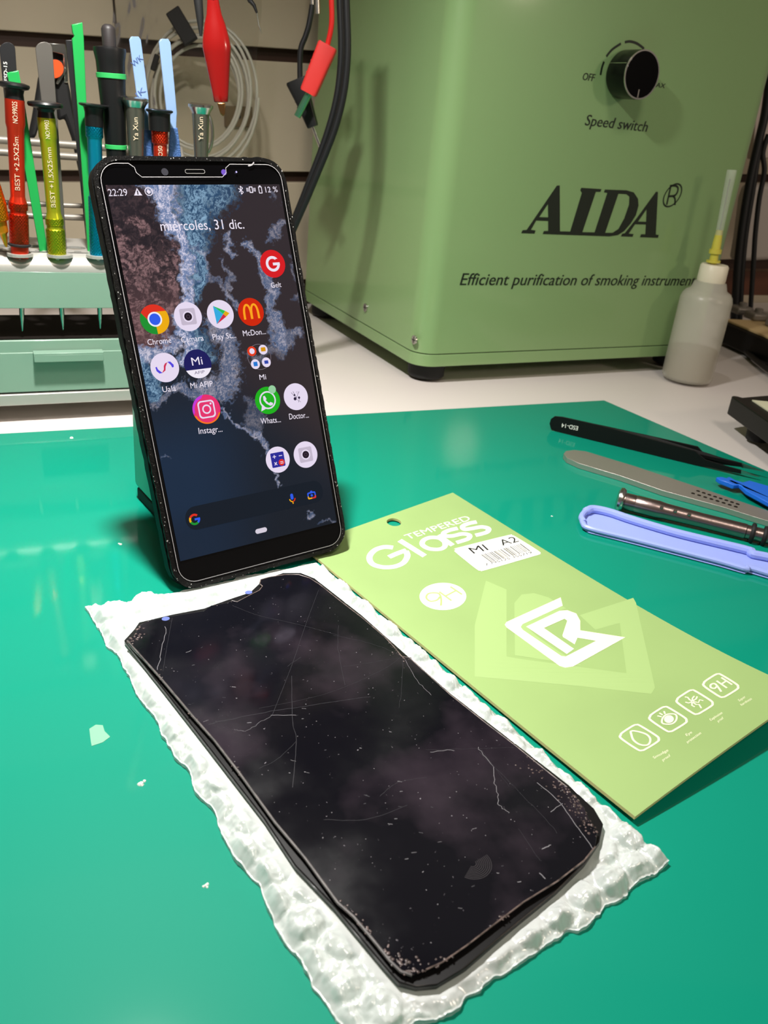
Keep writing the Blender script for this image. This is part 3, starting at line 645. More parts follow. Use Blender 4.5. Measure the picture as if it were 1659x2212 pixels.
scratch([(875, 1425), (900, 1470), (930, 1500)], .2, 0, 2); scratch([(870, 1425), (868, 1480), (862, 1530)], .14, 1, 1); scratch([(865, 1420), (820, 1450), (700, 1500), (560, 1530)], .12, 1, .5)
scratch([(880, 1420), (950, 1480), (1000, 1510)], .14, 1, 1)
scratch([(1032, 1615), (1060, 1650), (1072, 1700), (1078, 1740), (1100, 1755)], .3, 0, 3); scratch([(1035, 1625), (1100, 1690), (1160, 1750), (1205, 1800)], .18, 1, 1.5)
scratch([(1160, 1690), (1210, 1735), (1250, 1790), (1282, 1835)], .4, 0, 1.2); scratch([(1190, 1755), (1215, 1735)], .35, 0, 2)
scratch([(920, 1620), (1000, 1618), (1110, 1615)], .14, 1, 1); scratch([(930, 1625), (980, 1620)], .3, 0, 2)
scratch([(1170, 1835), (1190, 1825)], .5, 0, 1); scratch([(1165, 1885), (1178, 1898)], .5, 0, 1); scratch([(1120, 1790), (1160, 1850), (1170, 1860)], .15, 1, 1)
scratch([(630, 1460), (632, 1560), (640, 1600), (632, 1700)], .2, 1, .6); scratch([(620, 1440), (650, 1420)], .14, 1)
scratch([(640, 1600), (600, 1640), (560, 1660)], .12, 1); scratch([(820, 1720), (860, 1690), (920, 1680)], .14, 1); scratch([(700, 1770), (790, 1770), (880, 1740)], .14, 1)
scratch([(1040, 1330+290), (1100, 1700)], .1, 1); scratch([(732, 1350), (730, 1400), (745, 1480)], .12, 1)
for i in range(46):
    x = random.uniform(380, 1180); y = 1330+(x-380)*.72+random.uniform(-30, 260)*(.5+.5*random.random())
    if inside(np.array([BP(x, y)]), gl2)[0]:
        a = random.uniform(-.5, .3); l = random.uniform(3, 13); scratch([(x, y), (x+l*math.cos(a), y+l*math.sin(a))], random.uniform(.15, .45), random.choice((0, 0, 1)), .5)
for i in range(150):
    x = random.uniform(320, 1250); y = random.uniform(1300, 2050)
    if inside(np.array([BP(x, y)]), gl2)[0]: blob(mb, BP(x, y)+(PZ,), random.uniform(.07, .2), 0, .5, 5)
mb.build('scratches', [scr_l, scr_d], bd)['kind'] = 'stuff'
# two blue dots of the sensor windows
for x, y in ((537, 1280), (358, 1337)):
    p = BP(x, y); MB().prism(circ(p[0], p[1], 1.35, 1.2, 16), PZ+.02, PZ+.12).build('sensor_dot', mat('pale_blue_film', (96, 110, 176), .3), bd)
# fingerprint smear
mb = MB(); p = BP(1020, 1865)
for i in range(9):
    a0, a1 = -2.6, .1; mb.ribbon([(p[0]+(4.6-.45*i)*math.cos(t)*1.05, p[1]+(4.6-.45*i)*math.sin(t), PZ+.02) for t in np.linspace(a0, a1, 12)], .2, (0, 0, 1))
mb.build('fingerprint', mat('greasy_smear', (36, 32, 36), .4), bd)

# ================================================================== GREEN CARD (tempered glass sleeve)
CT = [onz(652, 1179, 1.6), onz(978, 1064, 1.6), onz(1744, 1495, 3), onz(1372, 1764, 2.2)]     # TL TR BR BL
def card_z(u, v): return 1.7+1.0*v**3+9.5*u*(1-.35*u)*v**5
TLc, TRc, BRc, BLc = [c_.copy() for c_ in CT]
def card_xy(u, v):
    a = TLc[:2]*(1-u)+TRc[:2]*u; b_ = BLc[:2]*(1-u)+BRc[:2]*u; return a*(1-v)+b_*v
def card_inv(P):
    u = v = .5
    for _ in range(12):
        e = card_xy(u, v)-P; J = np.stack([(card_xy(u+1e-4, v)-card_xy(u, v))/1e-4, (card_xy(u, v+1e-4)-card_xy(u, v))/1e-4], 1)
        d = np.linalg.solve(J, e); u -= d[0]; v -= d[1]
    return u, v
# put the lifted near corner where the picture shows it, at its own height
BRc = onz(1744, 1495, card_z(1, 1)); BLc = onz(1372, 1764, card_z(0, 1)); TLc = onz(652, 1179, card_z(0, 0)); TRc = onz(978, 1064, card_z(1, 0))
CDF = Frame(np.array([TLc[0], TLc[1], 0]), (TRc-TLc)*[1, 1, 0], np.cross([0, 0, 1], (TRc-TLc)*[1, 1, 0]), (0, 0, 1))
def card_px(x, y, lift=.06):
    z = 2.0
    for _ in range(8):
        P = onz(x, y, z); u, v_ = card_inv(P[:2]); z = card_z(u, v_)+lift
    P = onz(x, y, z); return tuple(CDF.l(P))
card = thing('screen_protector_sleeve', CDF, 'light green cardboard sleeve with white lettering beside the bubble wrap', 'packaging')
card_m = mat('lime_card', (150, 178, 112), .42, coat=.35, coatr=.15, noise=.06, nscale=12)
hole = card_px(851, 1128, 0)[:2]
nu, nv = 40, 60
def card_pt(u, v, dz=0):
    p = card_xy(u, v); return tuple(CDF.l((p[0], p[1], card_z(u, v)+dz)))
# grid with a real hole: snap nearest cells away and ring them
hu, hv = card_inv(CDF.w((hole[0], hole[1], 0))[:2])
mb = MB(); idx = {}
us = np.linspace(0, 1, nu+1); vs_ = np.linspace(0, 1, nv+1)
ru = 3.6/np.linalg.norm(TRc-TLc); rv = 3.6/np.linalg.norm(BLc-TLc)
cu0 = int(np.floor((hu-ru*1.3)*nu)); cu1 = int(np.ceil((hu+ru*1.3)*nu)); cv0 = int(np.floor((hv-rv*1.3)*nv)); cv1 = int(np.ceil((hv+rv*1.3)*nv))
cv0 = max(cv0, 0); cu0 = max(cu0, 0)
for dz, flip in ((0, False), (-1.1, True)):
    k = len(mb.v); mb.v += [card_pt(u, v_, dz) for v_ in vs_ for u in us]
    for j in range(nv):
        for i in range(nu):
            if cu0 <= i < cu1 and cv0 <= j < cv1: continue
            q = (k+j*(nu+1)+i, k+(j+1)*(nu+1)+i, k+(j+1)*(nu+1)+i+1, k+j*(nu+1)+i+1)
            mb.f.append(q[::-1] if flip else q); mb.m.append(0)
    outer = [(us[i], vs_[cv0]) for i in range(cu0, cu1)]+[(us[cu1], vs_[j]) for j in range(cv0, cv1)]+[(us[i], vs_[cv1]) for i in range(cu1, cu0, -1)]+[(us[cu0], vs_[j]) for j in range(cv1, cv0, -1)]
    holel = [(hu+ru*math.cos(t), hv+rv*math.sin(t)) for t in np.linspace(0, 2*math.pi, 24, endpoint=False)]
    mb.flat([outer, holel], lambda a, b_, dz=dz: card_pt(a, b_, dz))
ring = [card_pt(a, b_, 0) for a, b_ in holel]+[card_pt(a, b_, -1.1) for a, b_ in holel]
mb.add(ring, [(i, (i+1) % 24, (i+1) % 24+24, i+24) for i in range(24)], 1)
# outer edge walls
bo = [(u, 0) for u in us[:-1]]+[(1, v_) for v_ in vs_[:-1]]+[(u, 1) for u in us[:0:-1]]+[(0, v_) for v_ in vs_[:0:-1]]; nbo = len(bo)
mb.add([card_pt(a, b_, 0) for a, b_ in bo]+[card_pt(a, b_, -1.1) for a, b_ in bo], [(i, (i+1) % nbo, (i+1) % nbo+nbo, i+nbo) for i in range(nbo)], 1)
mb.build('card', [card_m, mat('card_edge', (206, 190, 130), .6)], card, smooth=True, angle=30)
# drop support: inner glass pack that lifts the open end
mb = MB(); g = [card_pt(a, b_, 0) for a, b_ in ((.2, .55), (.9, .55), (.9, .96), (.2, .96))]
prt = mat('white_print', (250, 250, 240), .4, coat=.3); prt2 = mat('cream_print', (236, 236, 204), .4, coat=.3)
def cloops(loops, lift=.06): return loops
def cprint(name, loops_px, m, lift=.06, dn=6):
    mb = MB(); mb.flat([dens(L, dn) for L in loops_px], lambda x, y: card_px(x, y, lift)); return mb.build(name, m, card)
def stroke_px(path, w_, asp=.62):
    """outline polygon for a stroke in picture px; height squashed by asp to keep even width on the card"""
    P = [np.array(p, float) for p in path]; L = []; Rr = []
    for i, p in enumerate(P):
        t = P[min(i+1, len(P)-1)]-P[max(i-1, 0)]; t = t/[1, asp]; t /= np.linalg.norm(t)+1e-9; n = np.array([-t[1], t[0]])*w_/2*[1, asp]
        L.append(tuple(p+n)); Rr.append(tuple(p-n))
    return L+Rr[::-1]
def Q(ox, oy, sc, pts): return [(ox+x/sc, oy+y/sc) for x, y in pts]
k3 = lambda pts: Q(780, 1090, 4.1475, pts)
def card_strokes(name, paths, w_, m, lift=.06, asp=.62, sm=6):
    mb = MB()
    for i, p in enumerate(paths):
        pp = smoothpath(p, sm) if sm else [np.array(q_) for q_ in p]
        pg = stroke_px(pp, w_, asp); n = len(pp)
        v3 = [card_px(*q_, lift+.004*i) for q_ in pg]
        mb.add(v3, [(k, k+1, 2*n-2-k, 2*n-1-k) for k in range(n-1)])
    return mb.build(name, m, card)
card_strokes('lettering', [k3([(285, 385), (205, 380), (120, 410), (75, 470), (100, 530), (190, 560), (300, 555), (380, 520), (415, 460), (400, 415)]), k3([(405, 408), (330, 435), (250, 470)])], 13, prt)
card_strokes('lettering', [k3([(345, 320), (450, 385), (570, 460)])], 13, prt, sm=0)
card_strokes('lettering', [k3([(745, 330), (700, 300), (620, 295), (560, 320), (550, 360), (610, 395), (700, 400), (750, 375), (750, 335)]), k3([(690, 275), (750, 315), (820, 365)])], 11.5, prt)
card_strokes('lettering', [k3([(865, 212), (790, 230), (740, 255), (755, 280), (820, 280), (910, 262), (970, 275), (960, 305), (905, 325), (855, 340)])], 11.5, prt)
card_strokes('lettering', [k3([(1035, 155), (960, 170), (910, 195), (925, 220), (990, 215), (1080, 200), (1140, 215), (1130, 245), (1080, 262), (1025, 275)])], 11.5, prt)
def card_text(st, x0, y0, x1, y1, hx, hy, m=prt, off=0.0, lift=.07, name='lettering'):
    v, f = textgeo(st, off); a, b_ = v[:, 0].min(), v[:, 0].max(); mb = MB()
    mb.add([card_px(x0+(x1-x0)*(p[0]-a)/(b_-a)+hx*p[1]/CAP, y0+(y1-y0)*(p[0]-a)/(b_-a)+hy*p[1]/CAP, lift) for p in v], f); return mb.build(name, m, card)
a_ = k3([(425, 312), (990, 135)]); card_text('TEMPERED', *a_[0], *a_[1], -11, -9, off=.02)
cc = k3([(733, 823)])[0]
cprint('badge', [circ(cc[0], cc[1], 50.5, 29.5, 40)], prt, .06, 4)
gp = mat('lime_print', (166, 192, 120), .45)
a_ = k3([(730, 900), (905, 800)]); card_strokes('badge_lettering', [k3([(715, 905), (718, 850), (700, 800), (650, 790), (600, 800), (585, 835), (620, 865), (680, 855), (705, 825)])], 4.5, gp, .1)
card_strokes('badge_lettering', [k3([(700, 780), (810, 860)]), k3([(800, 735), (905, 805)]), k3([(755, 820), (850, 770)])], 4.5, gp, .1, sm=0)
k4 = lambda pts: Q(1040, 1230, 4.1475, pts)
cprint('emblem', [k4([(710, 250), (728, 325), (370, 490), (352, 515), (370, 540), (715, 775), (755, 780), (1025, 640), (860, 612), (835, 672), (730, 605), (725, 590), (768, 460), (745, 442), (560, 525), (830, 712), (765, 758), (400, 512), (700, 370), (770, 365), (850, 395), (885, 460), (885, 545), (1290, 608), (820, 870), (750, 880), (700, 865), (225, 520), (208, 495), (225, 470)])], prt2, .08, 8)
# tone-on-tone shapes under the emblem
tone = mat('tone_print', (158, 186, 120), .42, coat=.35); tone2 = mat('tone_print_dark', (160, 202, 106), .42, coat=.35)
cprint('tone_shape', [k4([(40, 100), (225, 180), (225, 780), (330, 800), (1300, 930), (1240, 480), (1020, 540), (880, 410), (1360, 255), (1385, 300), (1555, 1060), (1520, 1115), (880, 1045), (-60, 960), (-60, 500)])], tone, .02, 10)
cprint('tone_shape', [k4([(295, 300), (360, 225), (470, 212), (600, 250), (760, 350), (700, 370), (400, 512), (500, 600), (700, 740), (900, 860), (300, 770)])], tone, .03, 10)
# sticker
lab = thing('barcode_sticker', CDF, 'white barcode sticker reading MI A2 on the green sleeve', 'sticker')
bpy.data.objects.remove(lab)
stk = cprint('barcode_sticker', [[(c_[0], c_[1]) for c_ in smoothpath(k3([(848, 400), (870, 385), (1310, 275), (1350, 275), (1390, 290), (1590, 415), (1600, 440), (1570, 455), (1120, 585), (1070, 590), (1030, 575), (850, 430), (842, 412)]), 4, True)]], prt, .1, 8)
stk['label'] = 'white barcode sticker'
blk_ink = mat('black_ink', (22, 20, 24), .5)
def stext(st, x0, y0, x1, y1, hx, hy, off=.0, m=blk_ink):
    v, f = textgeo(st, off); a, b_ = v[:, 0].min(), v[:, 0].max(); mb = MB()
    mb.add([card_px(x0+(x1-x0)*(p[0]-a)/(b_-a)+hx*p[1]/CAP, y0+(y1-y0)*(p[0]-a)/(b_-a)+hy*p[1]/CAP, .14) for p in v], f); return mb.build('sticker_lettering', m, stk)
q_ = k3([(1010, 440), (1145, 405)]); stext('MI', *q_[0], *q_[1], -13, -12, .01)
q_ = k3([(1270, 368), (1418, 330)]); stext('A2', *q_[0], *q_[1], -12, -11, .01)
mb = MB(); t = 0.0
while t < 1:
    w_ = random.choice((.006, .006, .012, .02)); x0 = 1055+370*t; y0 = 455-105*t
    P_ = k3([(x0, y0), (x0+370*w_, y0-105*w_), (x0+370*w_+88, y0-105*w_+65), (x0+88, y0+65)])
    mb.add([card_px(*p, .14) for p in P_], [(0, 1, 2, 3)]); t += w_+random.choice((.01, .014, .02, .03))
mb.build('barcode', blk_ink, stk)
q_ = k3([(1120, 548), (1535, 435)]); stext('7 795125 355719', *q_[0], *q_[1], -3.5, -4)
# four icon boxes
k5 = lambda pts: Q(1320, 1440, 4.894, pts)
def tile(cx, cy, sc=1.0):
    """rounded outline tile centred at picture px"""
    o = [(-195, -25), (-175, -50), (-70, -118), (-30, -130), (10, -120), (180, -15), (205, 20), (190, 50), (70, 125), (30, 140), (-20, 130), (-190, 15)]
    return smoothpath([(cx+x*sc/4.894, cy+y*sc/4.894) for x, y in o], 6, True)
tiles = [(1320+298/4.894, 1440+745/4.894), (1320+600/4.894, 1440+550/4.894), (1320+882/4.894, 1440+370/4.894), (1320+1158/4.894, 1440+195/4.894)]
for (cx, cy), sc in zip(tiles, (1, .96, .93, .9)):
    P = tile(cx, cy, sc); card_strokes('icon_outline', [P+[P[0]]], 5.2, prt2, .07, sm=0)
dr = smoothpath(k5([(215, 680), (300, 690), (380, 720), (415, 770), (390, 825), (310, 825), (240, 780), (215, 720)]), 5, True); card_strokes('drop_mark', [dr+[dr[0]]], 4.6, prt2, .07, sm=0)
ey = smoothpath(k5([(545, 600), (545, 545), (590, 505), (680, 505), (690, 560), (640, 605)]), 5, True); card_strokes('eye_mark', [ey+[ey[0]]], 4, prt2, .07, sm=0)
q_ = k5([(612, 555)])[0]; cprint('eye_mark', [circ(q_[0], q_[1], 10.5, 8.5, 20)], prt2, .08, 5)
card_strokes('eye_mark', [k5([(570, 500), (560, 470)]), k5([(545, 510), (510, 490)]), k5([(535, 530), (490, 520)])], 3.6, prt2, .07, sm=0)
card_strokes('burst_mark', [k5([(860, 365), (830, 350), (810, 325), (780, 320)]), k5([(860, 365), (860, 335), (880, 310)]), k5([(860, 365), (900, 340), (910, 315)]), k5([(870, 370), (925, 380), (935, 350), (975, 360)]), k5([(860, 375), (900, 400), (930, 400), (955, 440)]), k5([(855, 375), (855, 410), (885, 425)]), k5([(855, 370), (820, 385), (785, 375)])], 3.4, prt2, .07, sm=0)
card_strokes('nine_h_mark', [k5([(1165, 265), (1130, 215), (1095, 180), (1055, 190), (1055, 220), (1095, 230), (1120, 205)])], 4.4, prt2, .07)
card_strokes('nine_h_mark', [k5([(1115, 150), (1225, 225)]), k5([(1165, 115), (1280, 190)]), k5([(1165, 185), (1220, 150)])], 4.4, prt2, .07, sm=0)
for st, (x0, y0), (x1, y1) in (('Smudge', (455, 975), (610, 890)), ('proof', (550, 1000), (632, 945)), ('Eye', (800, 735), (860, 700)), ('protection', (810, 810), (955, 708)), ('Explosion', (1055, 575), (1180, 495)),
                               ('proof', (1135, 590), (1192, 548)), ('Super', (1355, 370), (1425, 325)), ('hardness', (1380, 415), (1492, 345))):
    A_, B_ = k5([(x0, y0), (x1, y1)]); card_text(st, *A_, *B_, -3.5, -4.4, prt2, name='caption')

# ================================================================== FUME EXTRACTOR BOX
BF = yawframe((lambda p: (p[0], p[1], 0))(onz(900, 793, 12)), 28.55)
box_m = mat('sage_enamel', (128, 158, 106), .4, spec=.3, coat=.5, coatr=.1)
fx = thing('fume_extractor', BF, 'large sage green metal fume extractor with black speed knob', 'appliance')
BWd, BDp, BH = 276, 228, 300
MB().prism(rrect(0, BWd, 0, BDp, 15, 8), 20.7, BH, 'z').build('body', box_m, fx, bevel=.5)
MB().prism(rrect(0, BWd, 0, BDp, 15, 8), 11.5, 20, 'z').build('base_tray', box_m, fx, bevel=1.2)
MB().prism(rrect(1, BWd-1, 1, BDp-1, 14, 8), 19.9, 20.8, 'z').build('seam', mat('dark_seam', (44, 56, 34), .7), fx)
for x, y in ((19, 19), (BWd-19, 19), (19, BDp-19), (BWd-19, BDp-19)):
    MB().lathe([(12.5, 0), (13.5, 1.2), (13.5, 11.5)], 28, 0, (x, y)).build('rubber_foot', rubber, fx, smooth=True)
ink = mat('dark_green_ink', (14, 26, 14), .5)
for x, y in ((790.5, 664.5), (896, 734)):
    p = BF.px(x, y, 'x', 0); q = p.copy()
    o = MB(); o.prism([(q[1]+a, q[2]+b_) for a, b_ in circ(0, 0, 3.2, n=18)], -1.0, .2, 'x'); o.box(-1.15, -.95, q[1]-2.2, q[1]+2.2, q[2]-.35, q[2]+.35, 1); o.box(-1.15, -.95, q[1]-.35, q[1]+.35, q[2]-2.2, q[2]+2.2, 1)
    o.build('screw', [steel, rubber], fx, bevel=.2)
def bpx(x, y, d=.15): q = BF.px(x, y, 'y', 0); return np.array([q[0], -d, q[2]])
def btext(st, x0, y0, x1, y1, hpx, shear=.2, off=0.0, full=None, name='lettering', m=None):
    a, b_ = bpx(x0, y0), bpx(x1, y1); xm, ym = (x0+x1)/2, (y0+y1)/2; hh = bpx(xm, ym-hpx)[2]-bpx(xm, ym)[2]
    if full:
        v0, v1 = textgeo(st)[0], textgeo(full)[0]; r = (v1[:, 0].max()-v1[:, 0].min())/(v0[:, 0].max()-v0[:, 0].min()); b_ = a+(b_-a)*r; st = full
    b_[2] = a[2] = (a[2]+b_[2])/2
    mb = MB()
    for q_ in (-.14, .14): text_on(mb, st, a+[q_, -(q_+.14)*.02, 0], b_+[q_, -(q_+.14)*.02, 0], (0, 0, hh), shear=shear)
    return mb.build(name, m or ink, fx)
btext('Efficient purification of smoking instrume', 993, 614, 1476, 618, 24, .2, .004, full='Efficient purification of smoking instruments')
btext('Speed switch', 1262, 272, 1396, 283, 23, .2, .0)
btext('OFF', 1257, 173, 1282, 175, 16, .15)
btext('MAX', 1406, 187, 1435, 190, 10, .2)
kb = lambda pts: Q(1110, 380, 4.366, pts)
def bshape(loops, nm='emblem_lettering', d=.15):
    mb = MB(); mb.flat([[tuple(BF.px(*p, 'y', 0)[[0, 2]]) for p in kb(L)] for L in loops], lambda x, z: (x, -d, z)); return mb.build(nm, ink, fx)
bshape([[(405, 90), (432, 90), (434, 522), (530, 524), (640, 160), (625, 135), (635, 112), (825, 124), (816, 150), (772, 150), (645, 530), (760, 532), (880, 160), (848, 155), (858, 128), (1060, 135), (1130, 155), (1170, 215), (1175, 280), (1150, 370), (1100, 450), (1040, 520), (980, 558), (900, 570), (270, 548), (282, 520), (322, 518), (322, 425), (210, 420), (160, 508), (204, 514), (194, 544), (68, 540), (80, 512), (120, 508)],
        [(320, 265), (238, 388), (322, 390)], [(985, 168), (1060, 172), (1088, 195), (1085, 270), (1040, 400), (985, 500), (930, 536), (860, 536)]])
bshape([[(1340, 148), (1358, 150), (1338, 553), (1366, 556), (1358, 584), (1188, 578), (1198, 550), (1238, 550), (1244, 458), (1142, 456), (1082, 544), (1128, 548), (1118, 574), (1008, 570), (1020, 545), (1045, 540), (1160, 395)],
        [(1250, 315), (1170, 430), (1246, 432)]])
el = lambda k: [(1495+k*(88*math.cos(t)+28*math.sin(t)), 182+k*(-25*math.cos(t)-112*math.sin(t))) for t in np.linspace(0, 2*math.pi, 40, endpoint=False)]
bshape([el(1), el(.87)], 'trade_mark')
mb = MB()
for pth in ([(1480, 92), (1440, 272)], [(1470, 95), (1520, 92), (1545, 110), (1542, 150), (1515, 185), (1462, 192)], [(1500, 190), (1518, 215), (1518, 275)]):
    P = [tuple(BF.px(*p, 'y', 0)[[0, 2]]) for p in kb(smoothpath(pth, 5) if len(pth) > 2 else pth)]
    mb.ribbon([(x, -.15, z) for x, z in P], 1.5, (0, -1, 0))
mb.build('trade_mark', ink, fx)
for pth in ([(1297, 162), (1300, 146), (1304.5, 133)], [(1309.5, 122), (1322, 107), (1341, 94)], [(1349.5, 91), (1361, 89.5), (1376, 94), (1391, 105)]):
    P = [BF.px(*p, 'y', 0) for p in smoothpath(pth, 5)]; MB().ribbon([(p[0], -.15, p[2]) for p in P], 1.5, (0, -1, 0)).build('dial_mark', ink, fx)
kc = BF.px(1358, 166, 'y', 0)
kd = 19.0
kf = BF.px(1387, 161.5, 'y', -kd); kc = np.array([kf[0], 0, kf[2]]); kr = (BF.px(1387, 106, 'y', -kd)[2]-BF.px(1387, 218, 'y', -kd)[2])/2
KF = Frame(BF.w(kc), BF.R[:, 0], BF.R[:, 2], -BF.R[:, 1])
def child_matrix(o, parent, local):     # part with its own local frame
    o.parent = parent; o.matrix_local = local
Mk = Matrix.Translation(Vector((kc[0]*S, 0, kc[2]*S))) @ Matrix.Rotation(math.radians(90), 4, 'X')
knob_m = mat('black_anodised', (16, 17, 18), .28, .6)
kn = MB().lathe([(kr*.96, 0.3), (kr, 1.5), (kr, kd-.9), (kr-.8, kd-.1)], 64).build('speed_knob', knob_m, None, smooth=True); child_matrix(kn, fx, Mk)
o = MB().plate([circ(0, 0, kr-.1, n=64), circ(0, 0, kr-1.0, n=64)], kd-.6, kd+.05); o = o.build('bright_rim', chrome, kn, bevel=.1)
o = MB().prism(circ(0, 0, kr-1.0, n=64), kd-.4, kd-.05).build('knob_face', mat('spun_black', (12, 12, 13), .22, .8), kn)
MB().box(-.45, .45, -kr+1.2, -kr+6, kd-.05, kd+.05).build('pointer_line', steel, kn)
a = math.radians(158); MB().box(-.4, .4, -.25, .25, 1.5, kd-1).build('grip_line', steel, kn).matrix_local = Matrix.Translation(Vector(((kr+.0)*S*math.cos(a), (kr+.0)*S*math.sin(a), 0)))

# ================================================================== DROPPER BOTTLE
bb = onz(1482, 818, 0)
def upright(Bw): return axisframe(Bw, Bw+np.array([0, 0, 10.]))
BT = upright(bb)
bp = lambda x, y: BT.px(x, y, 'y', 0)
Rb = (bp(1577, 660)[0]-bp(1457, 660)[0])/2*.98; zsh = bp(1520, 632)[2]; znk = bp(1530, 606)[2]; zcp = bp(1536, 569)[2]; rn = (bp(1566, 580)[0]-bp(1503, 580)[0])/2
ldpe = mat('milky_plastic', (206, 202, 188), .3, spec=.5, alpha=.5)
bt = thing('dropper_bottle', BT, 'milky plastic dropper bottle with yellow needle standing before the green box', 'bottle')
MB().lathe([(Rb-2.5, 0), (Rb-.8, .8), (Rb, 3), (Rb, zsh-5), (Rb-.9, zsh-1.5), (Rb-3, zsh+1.2), (Rb-6, zsh+3), (rn+1.5, znk-1), (rn-.5, znk)], 48).build('bottle_body', ldpe, bt, smooth=True, angle=60)
zl = bp(1500, 752)[2]
MB().lathe([(Rb-4, 1.4), (Rb-1.4, 3.5), (Rb-1.4, zl)], 40).build('liquid', mat('pale_liquid', (118, 104, 72), .3, spec=.3, alpha=.8), bt, smooth=True)
MB().lathe([(rn, znk-.5), (rn+.3, znk+1), (rn+.1, zcp-1.5), (rn-.8, zcp-.3)], 40).build('cap', mat('cream_cap', (222, 214, 192), .4, sss=.2), bt, smooth=True, angle=40)
NF_ = (bp(1541, 565), bp(1583, 360)); 
nb_, nt_ = NF_; nd = (nt_-nb_); nl = np.linalg.norm(nd); nd = nd/nl
nb_[2] = zcp-.6
def along(t): return nb_+nd*t
ym = mat('yellow_hub', (206, 196, 78), .35, alpha=.92)
nh = (bp(1552, 497)-nb_)@nd
mb = MB(); mb.tube([along(t) for t in (0, 1.5, 1.5, 3, 3, 8, 8, 11, 11, 16, nh)], [2.6, 2.6, 5.2, 5.2, 3.2, 3, 4.6, 4.6, 3.4, 3.2, 2.4], 18); mb.build('needle_hub', ym, bt, smooth=True)
mb = MB(); mb.tube([along(t) for t in (nh-4, nh+10, nl-1, nl)], [2.7, 2.9, 3.6, 3.4], 18, cap=False); mb.build('needle_sheath', mat('clear_sheath', (206, 212, 196), .15, alpha=.35, spec=.8), bt, smooth=True)
mb = MB(); mb.tube([along(nh-2), along(nl-6)], .5, 8); mb.build('needle', steel, bt, smooth=True)

# ================================================================== TOOL ORGANISER
OG = yawframe((-212.5, 421.9, 0), 26.83)
org = thing('tool_organizer', OG, 'pale green steel tool organizer with one drawer and perforated top shelf', 'tool organizer')
og_m = mat('pale_green_steel', (124, 154, 136), .4, coat=.3); grey_e = mat('grey_steel_and_glare', (176, 174, 168), .32, .35)  # grey: real plinth colour; on the shelf, reflected light put into colour
X0, X1 = -70, 118; OD = OG.l(onz(100, 679, 44))[1]; print('OD', OD)
MB().box(X0, X1, .8, OD, 14.8, 43.4).build('cabinet', og_m, org, bevel=.6)
MB().box(X0-.5, X1+.5, -1.2, OD+1, 8, 14.3).build('base_plinth', grey_e, org, bevel=.5)
MB().box(X0+1.5, X1-1.5, -.2, .9, 15.2, 36.9).build('drawer', og_m, org, bevel=.3)
h0 = OG.px(72, 762, 'y', -5)[0]; h1 = OG.px(223, 757, 'y', -5)[0]; zt = OG.px(150, 762, 'y', -5)[2]; zb = OG.px(150, 780, 'y', -5)[2]
mb = MB(); mb.box(h0, h1, -6.2, -.1, zt-.8, zt+.3); mb.box(h0, h1, -6.2, -5.4, zb, zt-.6); mb.build('drawer_handle', og_m, org, bevel=.25)
for x in (X0+8, X1-8):
    for y in (10, OD-10): MB().lathe([(6, 0), (6.5, 8)], 20, 0, (x, y)).build('rubber_foot', rubber, org, smooth=True)
SZ = 88.0
yrow = [OG.l(onz(*q, SZ))[1] for q in ((43, 548), (123, 548), (211, 549))]
YR = float(np.mean(yrow)); YB = YR+24; yback = OG.l(onz(60, 512, SZ))[1]
yback = max(yback, YB+10)
row1 = [43, 123, 211]
hx1 = [OG.px(x, 548, 'z', SZ)[0] for x in row1]; pitch = (hx1[2]-hx1[0])/2
holes = []
xs_h = [hx1[0]+pitch*i for i in range(-3, 7)]
for x in xs_h:
    if X0+10 < x < X1-8: holes.append((x, YR, 6.3))
for x in xs_h:
    if X0+14 < x+pitch/2 < X1-8: holes.append((x+pitch/2, YB-4, 5.6)); holes.append((x+pitch/2, YR+8, 2.0))
loops = [[(X0, 8), (X1, 8), (X1, yback), (X0, yback)]]+[circ(x, y, r, n=20) for x, y, r in holes]
MB().plate(loops, SZ-1.4, SZ, 'z').build('shelf_top', grey_e, org)  # pale green steel top, coloured grey for the light it reflects
prof = [(8, SZ)]+[(8.0-8.6*math.sin(t), SZ-8.6+8.6*math.cos(t)) for t in np.linspace(0, math.pi/2, 12)][1:]
prof_in = [(y+1.2*(1 if i else 0)+0, z-1.2) for i, (y, z) in enumerate(prof)]
pp = prof+[(p[0]+1.2, p[1]-.2) for p in prof[::-1][:1]]+[(8-7.4*math.sin(t), SZ-8.6+7.4*math.cos(t)) for t in np.linspace(math.pi/2, 0, 10)]
MB().prism(pp, X0, X1, 'x').build('shelf_nose', grey_e, org, smooth=True, angle=30)  # whitish highlight along the green steel nose put into its grey
MB().box(X0, X1, -.6, .6, 60.6, SZ-8.7).build('shelf_front', og_m, org, bevel=.2)
for x in (X0, X1-1.4): MB().box(x, x+1.4, .7, yback, 43.4, SZ-1.5).build('side_plate', og_m, org)
MB().box(X0+1, X1-1, 2, OD-1, 43.35, 44).build('cabinet_top', mat('dark_brown_sheet', (22, 18, 16), .8, spec=.1), org)  # thin dark brown sheet over the green cabinet top
for (ya, yb_), yy in (((436, 447), yback+6), ((460, 474), yback+3), ((300, 318), yback+30), ((326, 343), yback+28)):
    za = OG.px(100, ya, 'y', yy)[2]; zb2 = OG.px(100, yb_, 'y', yy)[2]; r = (za-zb2)/2
    mb = MB(); mb.tube([(X0, yy, (za+zb2)/2), (X1, yy, (za+zb2)/2)], r, 16); mb.build('rear_rail', mat('satin_aluminium', (150, 144, 134), .5, .5), org, smooth=True)
for x in (X0+2, X1-2):
    mb = MB(); mb.tube([(x, yback-3, 60), (x, yback+4, 115), (x, yback+28, OG.px(100, 300, 'y', yback+28)[2])], 2.2, 10); mb.build('rail_post', mat('satin_aluminium'), org, smooth=True)

